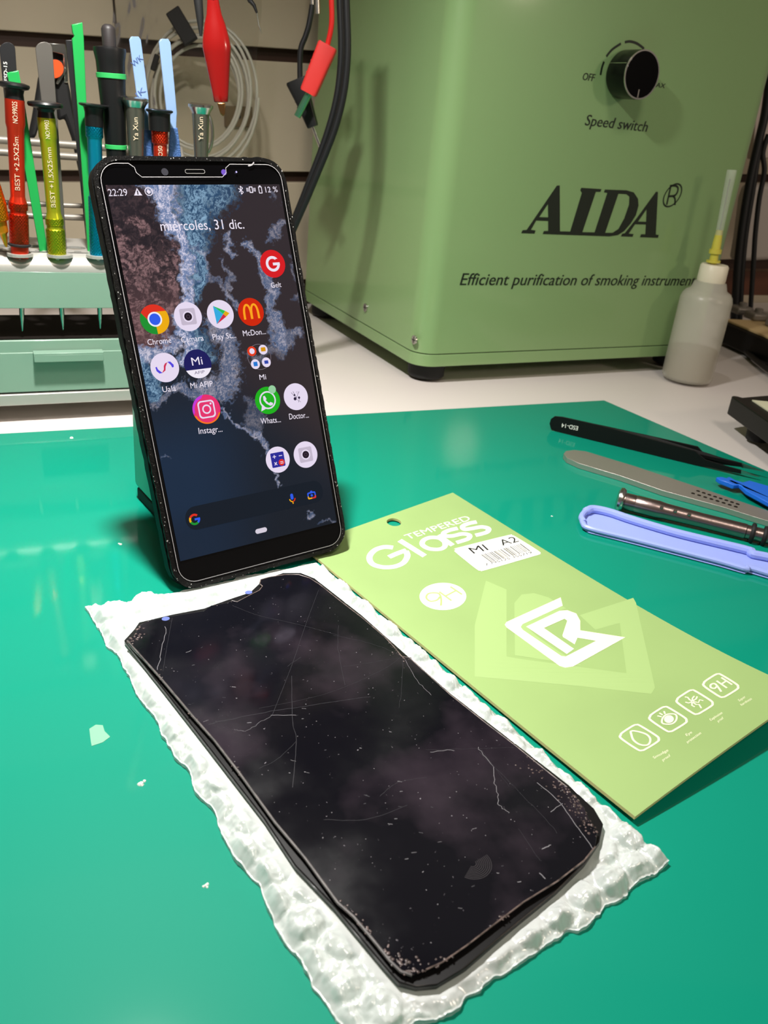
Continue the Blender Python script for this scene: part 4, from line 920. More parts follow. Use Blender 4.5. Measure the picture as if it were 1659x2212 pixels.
anod = lambda n, c: (mat('anodised_'+n, c, .32, .75), knurl('knurled_'+n, c, .36))
redm, redk = anod('red', (216, 58, 34)); yelm, yelk = anod('lime', (186, 190, 40)); blum, bluk = anod('blue', (20, 150, 192)); orm, ork = anod('orange', (226, 140, 30))
engr = mat('engraved_white', (206, 186, 158), .5)
def tool_frame(Bp, Tp, row):
    b_ = OG.w(OG.px(*Bp, 'y', row)); t_ = OG.w(OG.px(*Tp, 'y', row)); fr = axisframe(b_, t_); L = np.linalg.norm(t_-b_); return fr, L
def driver(name, label, cat, Bp, Tp, row, parts, group=None, text=None, tip=True, tipm=None):
    fr, L = tool_frame(Bp, Tp, row); k = L/(Bp[1]-Tp[1]); t = thing(name, fr, label, cat, group)
    for pn, m, pr_ in parts:
        MB().lathe([(hw*k, (Bp[1]-y)*k) for y, hw in pr_], 32).build(pn, m, t, smooth=True, angle=35)
    if tip:
        mb = MB(); mb.tube([(0, 0, 1), (0, 0, -30), (0, 0, -38)], [1.5, 1.3, .3], 10); mb.build('shaft', tipm or steel, t, smooth=True)
    for st, yb_, yt_, hw, rr, off in (text or []):
        v, f = textgeo(st, off); a, b_ = v[:, 0].min(), v[:, 0].max(); z0 = (Bp[1]-yb_)*k; z1 = (Bp[1]-yt_)*k; r = rr*k+.12; mb = MB(); vs = []
        for x, y in v:
            w_ = -(y/CAP-.5)*hw*k*2; ang = w_/r; vs.append((r*math.sin(ang), -r*math.cos(ang), z0+(z1-z0)*(x-a)/(b_-a)))
        mb.add(vs, f); mb.build('engraving', engr, t)
    return t, k
driver('precision_screwdriver', 'red anodised precision screwdriver with black cap in the organizer', 'screwdriver', (43, 556), (30, 176), YR, [
    ('handle', redm, [(556, 20), (530, 20), (524, 20)]), ('grip', redk, [(523, 21.5), (522, 22), (457, 22), (456, 21)]), ('grip_collar', redk, [(447, 21), (446, 21.5), (432, 21.5), (431, 20)]), ('neck', redm, [(457, 18.5), (446, 18.5)]),
    ('barrel', redm, [(432, 20), (419, 16.5), (416, 16), (300, 17.5), (272, 18.5), (262, 21), (212, 21)]), ('cap', black, [(213, 20.5), (200, 19), (192, 21), (189, 30), (184, 33), (180, 32), (177, 20)]), ('rubber_ring', rubber, [(530, 22), (528, 25.5), (525, 25.5), (523, 22)])],
    'pocket screwdrivers standing in the organizer', [('BEST +2.5X25mm', 402, 275, 5.2, 17.4, 0), ('NO:9902S', 260, 216, 5.2, 21.1, 0)])
driver('precision_screwdriver', 'lime green anodised precision screwdriver standing in the organizer', 'screwdriver', (124, 556), (97, 216), YR, [
    ('grip', yelk, [(556, 21), (492, 21.5), (490, 20)]), ('neck', yelm, [(492, 18.5), (481, 18.5)]), ('grip_collar', yelk, [(482, 19.5), (481, 20.5), (467, 20.5), (466, 19)]), ('barrel', yelm, [(467, 19), (455, 16), (450, 15.5), (320, 17), (296, 18), (292, 19.5), (252, 19.5)]),
    ('cap', black, [(253, 19), (240, 17), (234, 20), (230, 36), (225, 38), (221, 36), (218, 18)])], 'pocket screwdrivers standing in the organizer', [('BEST +1.5X25mm', 440, 312, 5.0, 17.1, 0), ('NO:9903', 294, 256, 4.6, 19.5, 0)])
driver('precision_screwdriver', 'cyan blue ribbed precision screwdriver beside the upright phone', 'screwdriver', (212, 556), (202, 223), YR, [
    ('grip', bluk, [(556, 18), (544, 18.5), (420, 18), (418, 15.5)]), ('barrel', blum, [(419, 15.5), (296, 16), (292, 18)]), ('ribbed_collar', bluk, [(293, 18), (291, 19), (271, 19), (270, 18)]), ('cap', black, [(271, 18), (270, 19.5), (242, 19.5), (232, 22), (229, 30), (226, 32), (224, 28)])], 'pocket screwdrivers standing in the organizer')
driver('precision_screwdriver', 'short red ribbed precision screwdriver between the blue tweezer arms', 'screwdriver', (352, 556), (344, 234), YR, [
    ('barrel', redm, [(556, 15), (308, 15), (304, 18)]), ('ribbed_collar', redk, [(305, 18), (281, 18.5), (279, 18)]), ('cap', black, [(280, 23), (248, 23.5), (244, 24), (241, 29), (238, 30), (236, 27)])], 'pocket screwdrivers standing in the organizer', [('OS0', 332, 310, 4.5, 15.3, 0)])
driver('precision_screwdriver', 'orange screwdriver at the far left edge of the organizer', 'screwdriver', (14, 534), (-22, 380), YR-3, [
    ('shaft_tip', orm, [(534, 1.5), (528, 4), (505, 8), (500, 12), (478, 13), (476, 16)]), ('grip', ork, [(476, 16), (474, 19), (440, 21), (400, 18), (382, 14)])], 'pocket screwdrivers standing in the organizer', tip=False)
pol = mat('polished_gunmetal', (128, 130, 118), .26, .85)
for lb, B_, T_, sc in (('polished steel pen driver left of the blue tweezers', (300, 556), (291, 208), 1), ('polished steel pen driver standing above the upright phone', (437, 556), (433, 222), .93)):
    driver('pen_screwdriver', lb, 'screwdriver', B_, T_, YR, [('barrel', pol, [(556, 17*sc), (330, 17*sc), (T_[1]+34, 20*sc), (T_[1]+22, 21*sc)]), ('flange', chrome, [(T_[1]+24, 20*sc), (T_[1]+14, 26*sc), (T_[1]+9, 30*sc), (T_[1]+4, 30*sc), (T_[1]+1, 22*sc)])], 'pen drivers with flared tops', [('Ya Xun', 298, 250, 5.2, 19.6, .01)])
driver('hot_knife_pen', 'thick black pen tool with two green rings in the organizer', 'pen tool', (266, 556), (233, 51), YR+6, [
    ('handle', black, [(556, 21), (310, 23), (300, 24), (160, 31), (146, 31), (125, 32), (104, 36), (98, 35), (95, 14)]), ('tip', mat('dark_grey_tip', (44, 40, 40), .5), [(98, 15), (62, 15.5), (56, 13), (52, 7)]),
    ('green_ring', mat('green_plastic_ring', (48, 160, 84), .4), [(160, 31), (159, 33.2), (150, 33.2), (149, 31)]), ('green_ring', mat('green_plastic_ring'), [(308, 23), (307, 25.5), (299, 25.5), (298, 24)])])

def flat_tool(name, label, cat, outline, row, th, m, group=None, bevel=.3, extra=None):
    P = [OG.px(x, y, 'y', row) for x, y in outline]; b_ = min(P, key=lambda p: p[2]); B0 = np.array([b_[0], row, b_[2]])
    fr = Frame(OG.w(B0), OG.R[:, 0], OG.R[:, 1], OG.R[:, 2]); t = thing(name, fr, label, cat, group)
    MB().prism([(p[0]-B0[0], p[2]-B0[2]) for p in P], 0, th, 'y').build('blade', m, t, bevel=bevel)
    return t, B0
def tip_outline(xt, yt, hw, xb, yb, hwb, rnd=True):
    o = [(xt+hw*math.cos(t), yt+hw*.9-hw*.9*math.sin(t)) for t in np.linspace(0, math.pi, 9)] if rnd else [(xt+hw, yt), (xt-hw, yt)]
    return o+[(xb-hwb, yb), (xb+hwb, yb)]
esd = mat('esd_black', (22, 22, 24), .45)
t, B0 = flat_tool('tweezers', 'black tweezers lettered ESD-15 behind the red screwdriver', 'tweezers', tip_outline(16, 91, 17, 52, 540, 10), YR+12, 1.5, esd, 'tweezers kept in the organizer')
def flat_text(t, B0, row, st, x0, y0, x1, y1, hpx, m, name='lettering'):
    a = OG.px(x0, y0, 'y', row)-B0; b_ = OG.px(x1, y1, 'y', row)-B0; a[1] = b_[1] = -.12; d = (b_-a)/np.linalg.norm(b_-a); k = np.linalg.norm(b_-a)/math.hypot(x1-x0, y1-y0)
    mb = MB(); text_on(mb, st, a, b_, np.array([-d[2], 0, d[0]])*hpx*k, offset=.01); mb.build(name, m, t)
flat_text(t, B0, YR+12, 'ESD-15', 17, 176, 15, 134, 8, prt)
grn = mat('green_plastic', (32, 150, 72), .35)
flat_tool('pry_spudger', 'green plastic pry stick leaning between red and lime screwdrivers', 'pry tool', [(40, 152), (15, 157), (22, 190), (86, 545), (104, 545), (52, 215)], YR+9, 2.2, grn, 'green pry sticks')
flat_tool('pry_spudger', 'tall green plastic pry stick with a notched square top', 'pry tool', [(178, 48), (155, 53), (157, 70), (161, 78), (156, 84), (168, 240), (190, 545), (204, 545), (188, 250), (181, 80)], YR+10, 3.4, grn, 'green pry sticks')
flat_tool('steel_pry_blade', 'grey rounded steel blade behind the lime screwdriver', 'pry tool', tip_outline(95, 90, 18.5, 136, 545, 9), YR+13, 1.0, mat('satin_grey', (128, 124, 118), .4, .8))
flat_tool('tweezers', 'plain black tweezers beside the tall green pry stick', 'tweezers', tip_outline(153, 86, 11, 196, 545, 7, False), YR+16, 1.8, esd, 'tweezers kept in the organizer')
# blue tweezers (two arms)
lb = mat('ice_blue_enamel', (150, 182, 226), .25, .3, coat=.4); lbk = mat('blue_knurl', (70, 104, 160), .5, .3, bump=.6, bscale=900)
fr = Frame(OG.w((OG.px(345, 545, 'y', YR+8)[0], YR+8, SZ-6)), OG.R[:, 0], OG.R[:, 1], OG.R[:, 2]); B0 = OG.l(fr.O)
tw = thing('tweezers', fr, 'ice blue tweezers with two arms spread above the phone', 'tweezers', 'tweezers kept in the organizer')
for arm, grip in (([(279, 86), (283, 79), (299, 79), (304, 86), (321, 215), (320, 250), (322, 285), (310, 285), (309, 245), (296, 215)], [(311, 280), (329, 282), (352, 560), (342, 560), (309, 335)]),
                  ([(343, 90), (347, 84), (363, 84), (368, 92), (382, 245), (381, 258), (380, 285), (368, 285), (367, 258), (360, 250)], [(367, 276), (383, 276), (391, 335), (362, 560), (350, 560), (364, 335)])):
    L1 = [tuple((OG.px(x, y, 'y', YR+8)-B0)[[0, 2]]) for x, y in arm]; L2_ = [tuple((OG.px(x, y, 'y', YR+8)-B0)[[0, 2]]) for x, y in grip]
    MB().prism(L1, -.6, .9, 'y').build('arm', lb, tw, bevel=.3); MB().prism(L2_, -1.0, 1.4, 'y').build('knurled_grip', lbk, tw, bevel=.3)
bi = mat('blue_ink', (60, 80, 130), .5)
for st, x0, y0, x1, y1 in (('WK', 289, 146, 310, 128), ('IK', 299, 212, 316, 197)):
    a = OG.px(x0, y0, 'y', YR+8)-B0; b_ = OG.px(x1, y1, 'y', YR+8)-B0; a[1] = b_[1] = -.75; d = (b_-a)/np.linalg.norm(b_-a); mb = MB(); text_on(mb, st, a, b_, np.array([-d[2], 0, d[0]])*2.6); mb.build('lettering', bi, tw)

# pliers hanging behind
PY = yback+50
PLF = Frame(OG.w((OG.px(126, 110, 'y', PY)[0], PY, OG.px(126, 110, 'y', PY)[2])), OG.R[:, 0], OG.R[:, 1], OG.R[:, 2])
pl = thing('wire_stripper', PLF, 'black handled wire stripper with orange disc hanging on the wall', 'pliers')
def plp(pts, y0, y1, m, nm, bv=.5):
    B_ = OG.l(PLF.O); MB().prism([tuple((OG.px(x, y, 'y', PY)-B_)[[0, 2]]) for x, y in pts], y0, y1, 'y').build(nm, m, pl, bevel=bv)
plp([(102, 93), (140, 95), (144, 112), (146, 178), (138, 180), (135, 118), (106, 110)], -3, 4, chrome, 'jaw')
plp([(112, 108), (142, 112), (142, 145), (128, 170), (112, 160)], 1, 6, rubber, 'head')
plp([(138, 143), (143, 150), (124, 183), (119, 180)], -5, -2, steel, 'lever')
plp([(116 + 19*math.cos(t), 149+20*math.sin(t)) for t in np.linspace(0, 2*math.pi, 24, endpoint=False)], -7, -3.5, mat('orange_plastic', (232, 84, 34), .4), 'orange_disc')
plp([(84, 160), (118, 172), (104, 210), (92, 245), (76, 300), (60, 300), (70, 250), (78, 200)], -2, 6, rubber, 'grip', 2)
plp([(118, 168), (142, 158), (152, 200), (166, 290), (186, 380), (174, 384), (156, 300), (140, 255), (126, 262), (118, 210)], -2, 6, rubber, 'grip', 2)

# ================================================================== THINGS HANGING AT THE BACK
def hang_frame(x, y, Y): return yawframe(aty(x, y, Y), 0)
def pathY(pts, Y, O):
    return [aty(x, y, Y)-O for x, y in pts]
def mmpp(x, y, Y): return np.linalg.norm(aty(x+1, y, Y)-aty(x, y, Y))
# red alligator clip
Y = 452; fr = axisframe(aty(478, 222, Y), aty(460, 0, Y)); k = mmpp(470, 100, Y)
al = thing('alligator_clip', fr, 'red insulated alligator clip hanging above the upright phone', 'clip')
redp = mat('red_vinyl', (124, 12, 11), .22, coat=.5); L = np.linalg.norm(aty(460, 0, Y)-aty(478, 222, Y))
tz = lambda y: (222-y)/222*L
mb = MB(); mb.lathe([(14*k, tz(221)), (15.5*k, tz(219)), (17*k, tz(205)), (24*k, tz(150)), (29*k, tz(112)), (30.5*k, tz(98)), (28*k, tz(80)), (22*k, tz(50)), (16*k, tz(30)), (13*k, tz(8)), (10*k, tz(-20))], 32)
mb.v = [(x, y*.62, z) for x, y, z in mb.v]; mb.build('boot', redp, al, smooth=True, angle=60)
mb = MB(); mb.prism([(-9*k, 0), (9*k, 0), (6*k, -5), (2*k, -6.2), (-4*k, -5)], -2, 2, 'y'); mb.build('jaw', mat('brass_jaw', (150, 110, 70), .3, 1), al, bevel=.4)
mb = MB(); mb.tube([(0, 0, tz(0)), (0, 0, tz(-40)), (4, 3, tz(-90)), (6, 6, tz(-200))], 2.0, 10); mb.build('lead', mat('red_cable', (206, 30, 26), .35), al, smooth=True)
o = MB(); 
for pts in ([(424, -10), (432, 12), (424, 60), (430, 85)], [(481, -10), (480, 14), (478, 40)]):
    P = [aty(x, y, Y+22) for x, y in pts]; 
P = pathY([(418, -60), (428, 0), (432, 40), (434, 78)], Y+22, aty(434, 78, Y+22)); cl = MB(); cl.tube(P, [9*k, 10*k, 8*k, 3*k], 14)
c_ = cl.build('test_clip', rubber, smooth=True); c_.location = Vector(aty(434, 78, Y+22))*S; tag(c_, 'black insulated clip hanging just left of the red one', 'clip')
# needle probe
Y = 560; O = aty(565, 72, Y)
fr = yawframe(O, 0); pb = thing('needle_probe', fr, 'thin black needle probe pointing down beside the red clip', 'probe'); k = mmpp(560, 30, Y)
MB().tube(pathY([(530, -60), (538, -5), (541, 4)], Y, O), [6*k, 6*k, 5*k], 10).build('handle', rubber, pb, smooth=True)
MB().tube(pathY([(541, 2), (549, 12), (555, 28)], Y, O), [5*k, 4*k, 2.4*k], 10).build('collar', black, pb, smooth=True)
MB().tube(pathY([(555, 28), (559, 55), (562, 62), (565, 72)], Y, O), [1.4*k, 1.2*k, 1.6*k, .3*k], 8).build('needle', steel, pb, smooth=True)
# banana plugs
Y = 600; k = mmpp(690, 150, Y)
def plug(name, label, body, wid, tipm, tip, tw_, cable, cw, m, cm, Yd, thick):
    O = aty(*tip[-1], Yd); t = thing(name, yawframe(O, 0), label, 'plug', 'test lead plugs')
    A = aty(*body[0], Yd)-O; B = aty(*body[1], Yd)-O; z = (A-B)/np.linalg.norm(A-B); y = np.array([0, 1., 0]); y -= z*(y@z); y /= np.linalg.norm(y); x = np.cross(y, z)
    L = np.linalg.norm(A-B); mb = MB(); (w0, w1) = wid
    sec = rrect(-1, 1, -1, 1, .3, 3); vs = []; zs = [(0, w1*.9), (1.2, w1), (L*.6, (w0+w1)/2), (L-1.2, w0), (L, w0*.92)]
    for zz_, ww in zs:
        for a, b_ in sec: vs.append(B+x*a*ww*k/2+y*b_*thick/2+z*zz_)
    n = len(sec); fs = [(i*n+j, i*n+(j+1) % n, (i+1)*n+(j+1) % n, (i+1)*n+j) for i in range(len(zs)-1) for j in range(n)]+[tuple(range(n))[::-1], tuple((len(zs)-1)*n+j for j in range(n))]
    mb.add(vs, fs)
    for i in range(5):                       # finger ridges
        q_ = B+z*L*(.35+.12*i)-x*(w0+w1)/4*k*.97; mb.tube([q_-y*thick*.3, q_+y*thick*.3], .5, 6)
    mb.build('plug_body', m, t, smooth=True, angle=50)
    MB().tube(pathY(tip, Yd, O), tw_*k, 14).build('pin', tipm, t, smooth=True, angle=50)
    MB().tube([p for p in smoothpath(pathY(cable, Yd, O), 6)], cw*k, 12).build('lead', cm, t, smooth=True)
plug('banana_plug', 'red banana plug with red lead hanging before the slatwall', [(709, 97), (666, 201)], (41, 36), mat('green_reflection_pin', (120, 190, 150), .2, .9), [(668, 200), (642, 252)], 7.5, [(707, 99), (716, 55), (716, 0), (712, -90)], 5.5, mat('red_plastic', (206, 48, 44), .45), mat('red_cable'), 590, 9)  # green reflection on the red plug's metal pin put into its colour
plug('banana_plug', 'black banana plug crossed behind the red banana plug', [(640, 172), (676, 274)], (46, 24), steel, [(674, 270), (692, 318)], 4.2, [(648, 170), (649, 110), (660, 78), (668, 50), (676, -5), (680, -90)], 6, black, softblack, 606, 9)
O = aty(686, 30, 585); mc = MB(); mc.tube(pathY([(684, -30), (685, 0), (686, 30)], 585, O), 5.5*k, 12); mc.tube(pathY([(674, -30), (674, 10)], 585, O), 4.5*k, 12)
mc = mc.build('wire_clasp', steel, smooth=True); mc.location = Vector(O)*S; tag(mc, 'small metal clasp on the black lead at the top edge', 'clasp')
# two thick black cables
k = mmpp(735, 150, 560)
for i, (dx, lb_) in enumerate(((-6.5, 'left one of two thick black cables curving beside the green box'), (7, 'right one of two thick black cables curving beside the green box'))):
    pts = [(738+dx, -120), (741+dx, 0), (744+dx, 100), (740+dx, 170), (731+dx, 225), (716+dx, 280), (698+dx*.9, 330), (680+dx*.8, 375), (660+dx*.7, 425), (643+dx*.6, 465), (615+dx*.6, 530), (590, 600), (560, 660)]
    Yp = 560-6*i; P = [aty(x, y, Yp) for x, y in pts]; O = P[-1]; mb = MB(); mb.tube(smoothpath([p-O for p in P], 6), 7.6*k, 14)
    o = mb.build('cable', softblack, smooth=True); o.location = Vector(O)*S; tag(o, lb_, 'cable', 'thick black cables beside the green box')
# clear bag with coiled cable
Y = 700; O = aty(405, 340, Y)
bgt = thing('plastic_bag', yawframe(O, 0), 'clear plastic bag of coiled pale cable hanging on the wall', 'bag')
film = bpy.data.materials.new('clear_bag_film'); film.use_nodes = True; nt = film.node_tree; nt.nodes.clear()
ou = nt.nodes.new('ShaderNodeOutputMaterial'); tr = nt.nodes.new('ShaderNodeBsdfTransparent'); tr.inputs[0].default_value = (.9, .9, .88, 1); pr = nt.nodes.new('ShaderNodeBsdfGlossy'); pr.inputs['Roughness'].default_value = .12
fz = nt.nodes.new('ShaderNodeFresnel'); fz.inputs[0].default_value = 1.6; mx = nt.nodes.new('ShaderNodeMixShader'); nt.links.new(fz.outputs[0], mx.inputs[0]); nt.links.new(tr.outputs[0], mx.inputs[1]); nt.links.new(pr.outputs[0], mx.inputs[2]); nt.links.new(mx.outputs[0], ou.inputs[0])
nx_, ny_ = 60, 70; vs = []; 
for j in range(ny_):
    for i in range(nx_):
        a, b_ = i/(nx_-1), j/(ny_-1); p = aty(247+a*(563-247)+6*math.sin(b_*9), -60+b_*410, Y)-O
        wv = 7*(fbm(np.array([a*5.]), np.array([b_*3.+4]), 201, 4)[0]-.5)+10*math.sin(math.pi*a)
        vs.append((p[0], p[1]-wv-8, p[2]))
mb = MB(); mb.add(vs, [(j*nx_+i, j*nx_+i+1, (j+1)*nx_+i+1, (j+1)*nx_+i) for j in range(ny_-1) for i in range(nx_-1)]); mb.build('bag_film', film, bgt, smooth=True, angle=180)
k = mmpp(430, 200, Y); O2 = aty(430, 340, Y+14)
coil = MB(); pts = []
for i in range(7*40):
    t = i/40*2*math.pi; n = i/40
    pts.append((430+(128-6.5*n)*math.cos(t)+4*math.sin(n*2), 205+(170-9*n)*math.sin(t)+6*math.cos(n*1.7)))
coil.tube([aty(x, y, Y+12+3*math.sin(i*.05))-O2 for i, (x, y) in enumerate(pts)], 3.4*k, 8)
co = coil.build('coiled_cable', mat('pale_grey_cable', (186, 182, 170), .4), smooth=True); co.location = Vector(O2)*S; tag(co, 'coiled pale grey cable inside the clear bag', 'cable')
for pts, w_, lb_ in (([(372, 22), (398, 60), (414, 92)], 16, 'dark cable connector inside the clear bag, upper one'), ([(340, 118), (330, 152)], 6, 'dark cable connector inside the clear bag, lower left one')):
    A = aty(*pts[0], Y+6); B = aty(*pts[-1], Y+6); fr = axisframe(B, A); L = np.linalg.norm(A-B)
    o = MB().box(-w_*k, w_*k, -3, 3, 0, L).build('cable_connector', rubber, bevel=1); o.matrix_world = fr.mat(); tag(o, lb_, 'connector', 'connectors in the clear bag')
O3 = aty(552, 300, WB[1]-8)
# grey ring bracket behind the second pen driver
O = aty(447, 330, 640); k = mmpp(447, 300, 640); fr = Frame(O, (1, 0, 0), (0, 0, 1), (0, -1, 0)); mb = MB()
mb.tube([(0, 2, 0)]+[(-6*k+18*k*math.cos(t), 38*k+42*k*math.sin(t), 0) for t in np.linspace(-1.5, 1.6, 24)], 3.5*k, 10)
o = mb.build('metal_hook', steel, smooth=True); o.matrix_world = fr.mat(); tag(o, 'curved metal hook behind the right pen driver', 'hook')
# wall socket plate behind the bag
P = WFt.px(490, 240, 'y', -3)
so = thing('wall_bracket', Frame(WFt.w((P[0], 0, P[2]-12)), WFt.R[:, 0], WFt.R[:, 1], WFt.R[:, 2]), 'small brown bracket on the slatwall behind the bag', 'bracket')
MB().box(-2, 22, -4, -.2, 0, 16).build('plate', mat('brown_bracket', (110, 92, 66), .6), so, bevel=.8); MB().prism(circ(10, 8, 1.5, n=12), -4.6, -4, 'y').build('screw', rubber, so)

# ================================================================== RIGHT SIDE, BEHIND
def solidY(pts, Y, dep, nm, lb_, cat, m, bevel=1, group=None, yaw=0):
    P = [aty(x, y, Y) for x, y in pts]; b_ = min(P, key=lambda p: p[2]); fr = yawframe(b_, 0)
    o = MB().prism([((p-b_)[0], (p-b_)[2]) for p in P], 0, dep, 'y').build(nm, m, bevel=bevel); o.matrix_world = fr.mat(); return tag(o, lb_, cat, group)
solidY([(1560, 585), (1800, 590), (1800, 640), (1555, 637)], 935, 20, 'wooden_board', 'dark orange brown wooden board behind the black cables', 'board', mat('brown_wood', (96, 50, 26), .55, noise=.5, nscale=14))
solidY([(1618, 400), (1700, 395), (1700, 560), (1588, 566), (1596, 520), (1608, 430)], 905, 22, 'plastic_housing', 'light grey plastic housing behind the black cables', 'housing', mat('light_grey_plastic', (170, 162, 156), .5), 4)
solidY([(1640, 150), (1800, 130), (1800, 330), (1625, 345)], 925, 16, 'display_board', 'pale upright board at the right edge behind the cables', 'board', mat('pale_panel', (186, 172, 164), .6), 1)
for pts, r, lb_ in (([(1675, 60), (1655, 230), (1640, 300), (1622, 380), (1606, 470), (1595, 560), (1586, 690)], 9, 'thickest black cable running down right of the green box'),
                    ([(1660, 290), (1648, 330), (1651, 370), (1640, 430), (1632, 500), (1628, 560), (1620, 685)], 5.5, 'thin black cable hanging furthest right behind the bottle'),
                    ([(1668, 180), (1645, 290), (1628, 400), (1612, 500), (1604, 580), (1598, 690)], 6, 'middle one of the black cables right of the green box')):
    Yc = 880; P = [aty(x, y, Yc) for x, y in pts]; O = P[-1]; k = mmpp(1620, 400, Yc); mb = MB(); mb.tube(smoothpath([p-O for p in P], 6), r*k, 12)
    o = mb.build('cable', softblack, smooth=True); o.location = Vector(O)*S; tag(o, lb_, 'cable', 'black cables right of the green box')
# board holder: pale bar, clamps, tray, black plinth
P0_ = onz(1562, 745, 0); P1_ = onz(1659, 790, 0); d = (P1_-P0_)/np.linalg.norm(P1_-P0_); HF = Frame(P0_, d, (-d[1], d[0], 0), (0, 0, 1))
hd_ = thing('board_holder', HF, 'black based bench stand with beige tray and grey clamps behind the bottle', 'stand')
zt = HF.px(1600, 708, 'y', 0)[2]
zt = max(zt, 12)
MB().box(-14, 190, 0, 78, .2, zt-1).build('base', mat('black_satin', (17, 16, 16), .45, spec=.3), hd_, bevel=2)
MB().box(-12, 188, 3, 76, zt-.9, zt+1.2).build('tray', mat('beige_tray', (206, 178, 128), .5), hd_, bevel=.4)
gm = mat('grey_clamp', (128, 122, 114), .4, .3)
YBAR = 52.0; ba = HF.px(1600, 646, 'y', YBAR)[2]; bb2 = HF.px(1600, 632, 'y', YBAR)[2]; cx1 = HF.px(1590, 670, 'y', 40)[0]; ctop = HF.px(1600, 657, 'y', 44)[2]; print('BAR', zt, ba, bb2, ctop)
for x in (cx1, cx1+26, cx1+60): MB().box(x, x+18, 30, 48, zt+1.3, max(ctop, zt+6)).build('clamp', gm, hd_, bevel=2); MB().lathe([(4, max(ctop, zt+6)-.2), (4, max(ctop, zt+6)+3), (3, max(ctop, zt+6)+3.6)], 16, 0, (x+9, 40)).build('clamp_knob', gm, hd_, smooth=True)
MB().box(-14, 190, YBAR, YBAR+6, ba, bb2).build('cross_bar', mat('pale_bar', (196, 188, 180), .4), hd_, bevel=1)
for x in (-12, 180): MB().box(x, x+4, YBAR, YBAR+6, zt+1, ba).build('upright_post', gm, hd_, bevel=.4)
# loose black cable on bench
P = [onz(x, y, 2.6) for x, y in ((1545, 733), (1575, 736), (1600, 750), (1630, 775), (1659, 798), (1720, 840))]; O = P[0]-[0, 0, 2.6]; mb = MB(); mb.tube(smoothpath([p-O for p in P], 6), 2.5, 10)
o = mb.build('cable', softblack, smooth=True); o.location = Vector(O)*S; tag(o, 'black cable lying on the bench right of the bottle', 'cable')
# black slab device at right edge
zT, zB = 24.0, 12.0
cA = onz(1572, 851, zT); cB = onz(1659, 843, zT); cC = onz(1659, 915, zT-0)
bl = onz(1568, 885, zB); br = onz(1659, 951, zB)
DF_ = Frame((bl[0], bl[1], 0), (br-bl)*[1, 1, 0], np.cross([0, 0, 1], (br-bl)*[1, 1, 0]), (0, 0, 1))
dev = thing('instrument_base', DF_, 'thick black instrument base on the bench at the right edge', 'device')
zT = DF_.px(1575, 853, 'y', 0)[2]; cl_ = DF_.l(cB); ang = math.atan2(*(DF_.l(onz(1659, 843, zT))-DF_.l(onz(1580, 850, zT)))[[1, 0]]); Ls = 90
a_ = DF_.px(1574, 853, 'z', zT); f0 = np.array([0., 0.]); d1_ = np.array([math.cos(ang), math.sin(ang)])
pts = [(3, .5), (220, 0), (220+d1_[0]*60, d1_[1]*60+40)]; pts = [(5, 0), (260, 0), (260, 200), (5+d1_[0]*120, 6+d1_[1]*120), (3, 7), (0.5, 5), (0, 2.5), (1.5, .6)]
MB().prism(pts, zB-2, zT, 'z').build('housing', mat('black_satin'), dev, bevel=1.5, seg=3)
for x, y in ((22, 14), (200, 30)): MB().lathe([(7, 0), (7.5, zB-2)], 20, 0, (x, y)).build('rubber_foot', rubber, dev, smooth=True)
q = DF_.px(1652, 868, 'z', zT); MB().prism([(q[0], q[1]-9), (q[0]+90, q[1]-9), (q[0]+90, q[1]+22), (q[0]+4, q[1]+22)], zT+.05, zT+.8, 'z').build('panel', mat('cream_panel', (206, 204, 176), .5), dev)

# ================================================================== TOOLS LYING ON THE MAT, RIGHT
A = onz(1190, 930, 0); B = onz(1540, 1015, 0); d = (B-A)/np.linalg.norm(B-A)
TW = Frame(A, d, (-d[1], d[0], 0), (0, 0, 1))
t14 = thing('tweezers', TW, 'black tweezers lettered ESD-14 lying on the far right of the mat', 'tweezers')
esd2 = mat('esd_black_satin', (10, 12, 12), .5, spec=.3)
def vp(pts, y): return [tuple(TW.px(x, yy, 'y', y)[[0, 2]]) for x, yy in pts]
near = [(1187, 915), (1190, 905), (1198, 899.5), (1215, 901), (1300, 920), (1400, 947), (1502, 975), (1512, 984), (1523, 993), (1560, 1005), (1601, 1016), (1601, 1024), (1560, 1016), (1535, 1010), (1505, 1006), (1400, 982), (1300, 957), (1200, 931.5), (1190, 927)]
tipn = [(1600, 1016), (1640, 1031), (1600, 1024)]
mn = vp(near, 0); mnz = [(x, max(z, .15)) for x, z in mn]
MB().prism(mnz, 0, 1.2, 'y').build('arm', esd2, t14, bevel=.25); MB().prism([(x, max(z, .3)) for x, z in vp(tipn, 0)], .1, .9, 'y').build('steel_tip', chrome, t14)
far = [(1199, 899), (1215, 898.5), (1300, 917), (1400, 941), (1507, 965), (1517, 976), (1560, 990), (1603, 1001), (1601, 1009), (1560, 1004), (1515, 995), (1500, 985), (1400, 960), (1300, 935), (1210, 910)]
mf = vp(far, 6); vs = [(x, 1.3+4.7*min(1, max(0, x)/55), max(z, .15)) for x, z in mf]; n = len(vs)
mb = MB(); tri = tessellate_polygon([[Vector((x, z, 0)) for x, y, z in vs]]); mb.add(vs+[(x, y+1.1, z) for x, y, z in vs], [tuple(reversed(t)) for t in tri]+[tuple(i+n for i in t) for t in tri]+[(i, (i+1) % n, (i+1) % n+n, i+n) for i in range(n)]); mb.build('arm', esd2, t14, bevel=.2)
MB().prism([(x, max(z, .3)) for x, z in vp([(1602, 1001), (1651, 1019), (1601, 1010)], 6)], 6, 6.8, 'y').build('steel_tip', chrome, t14)
v_, f_ = textgeo('ESD-14'); a0, b0 = v_[:, 0].min(), v_[:, 0].max(); mb = MB()
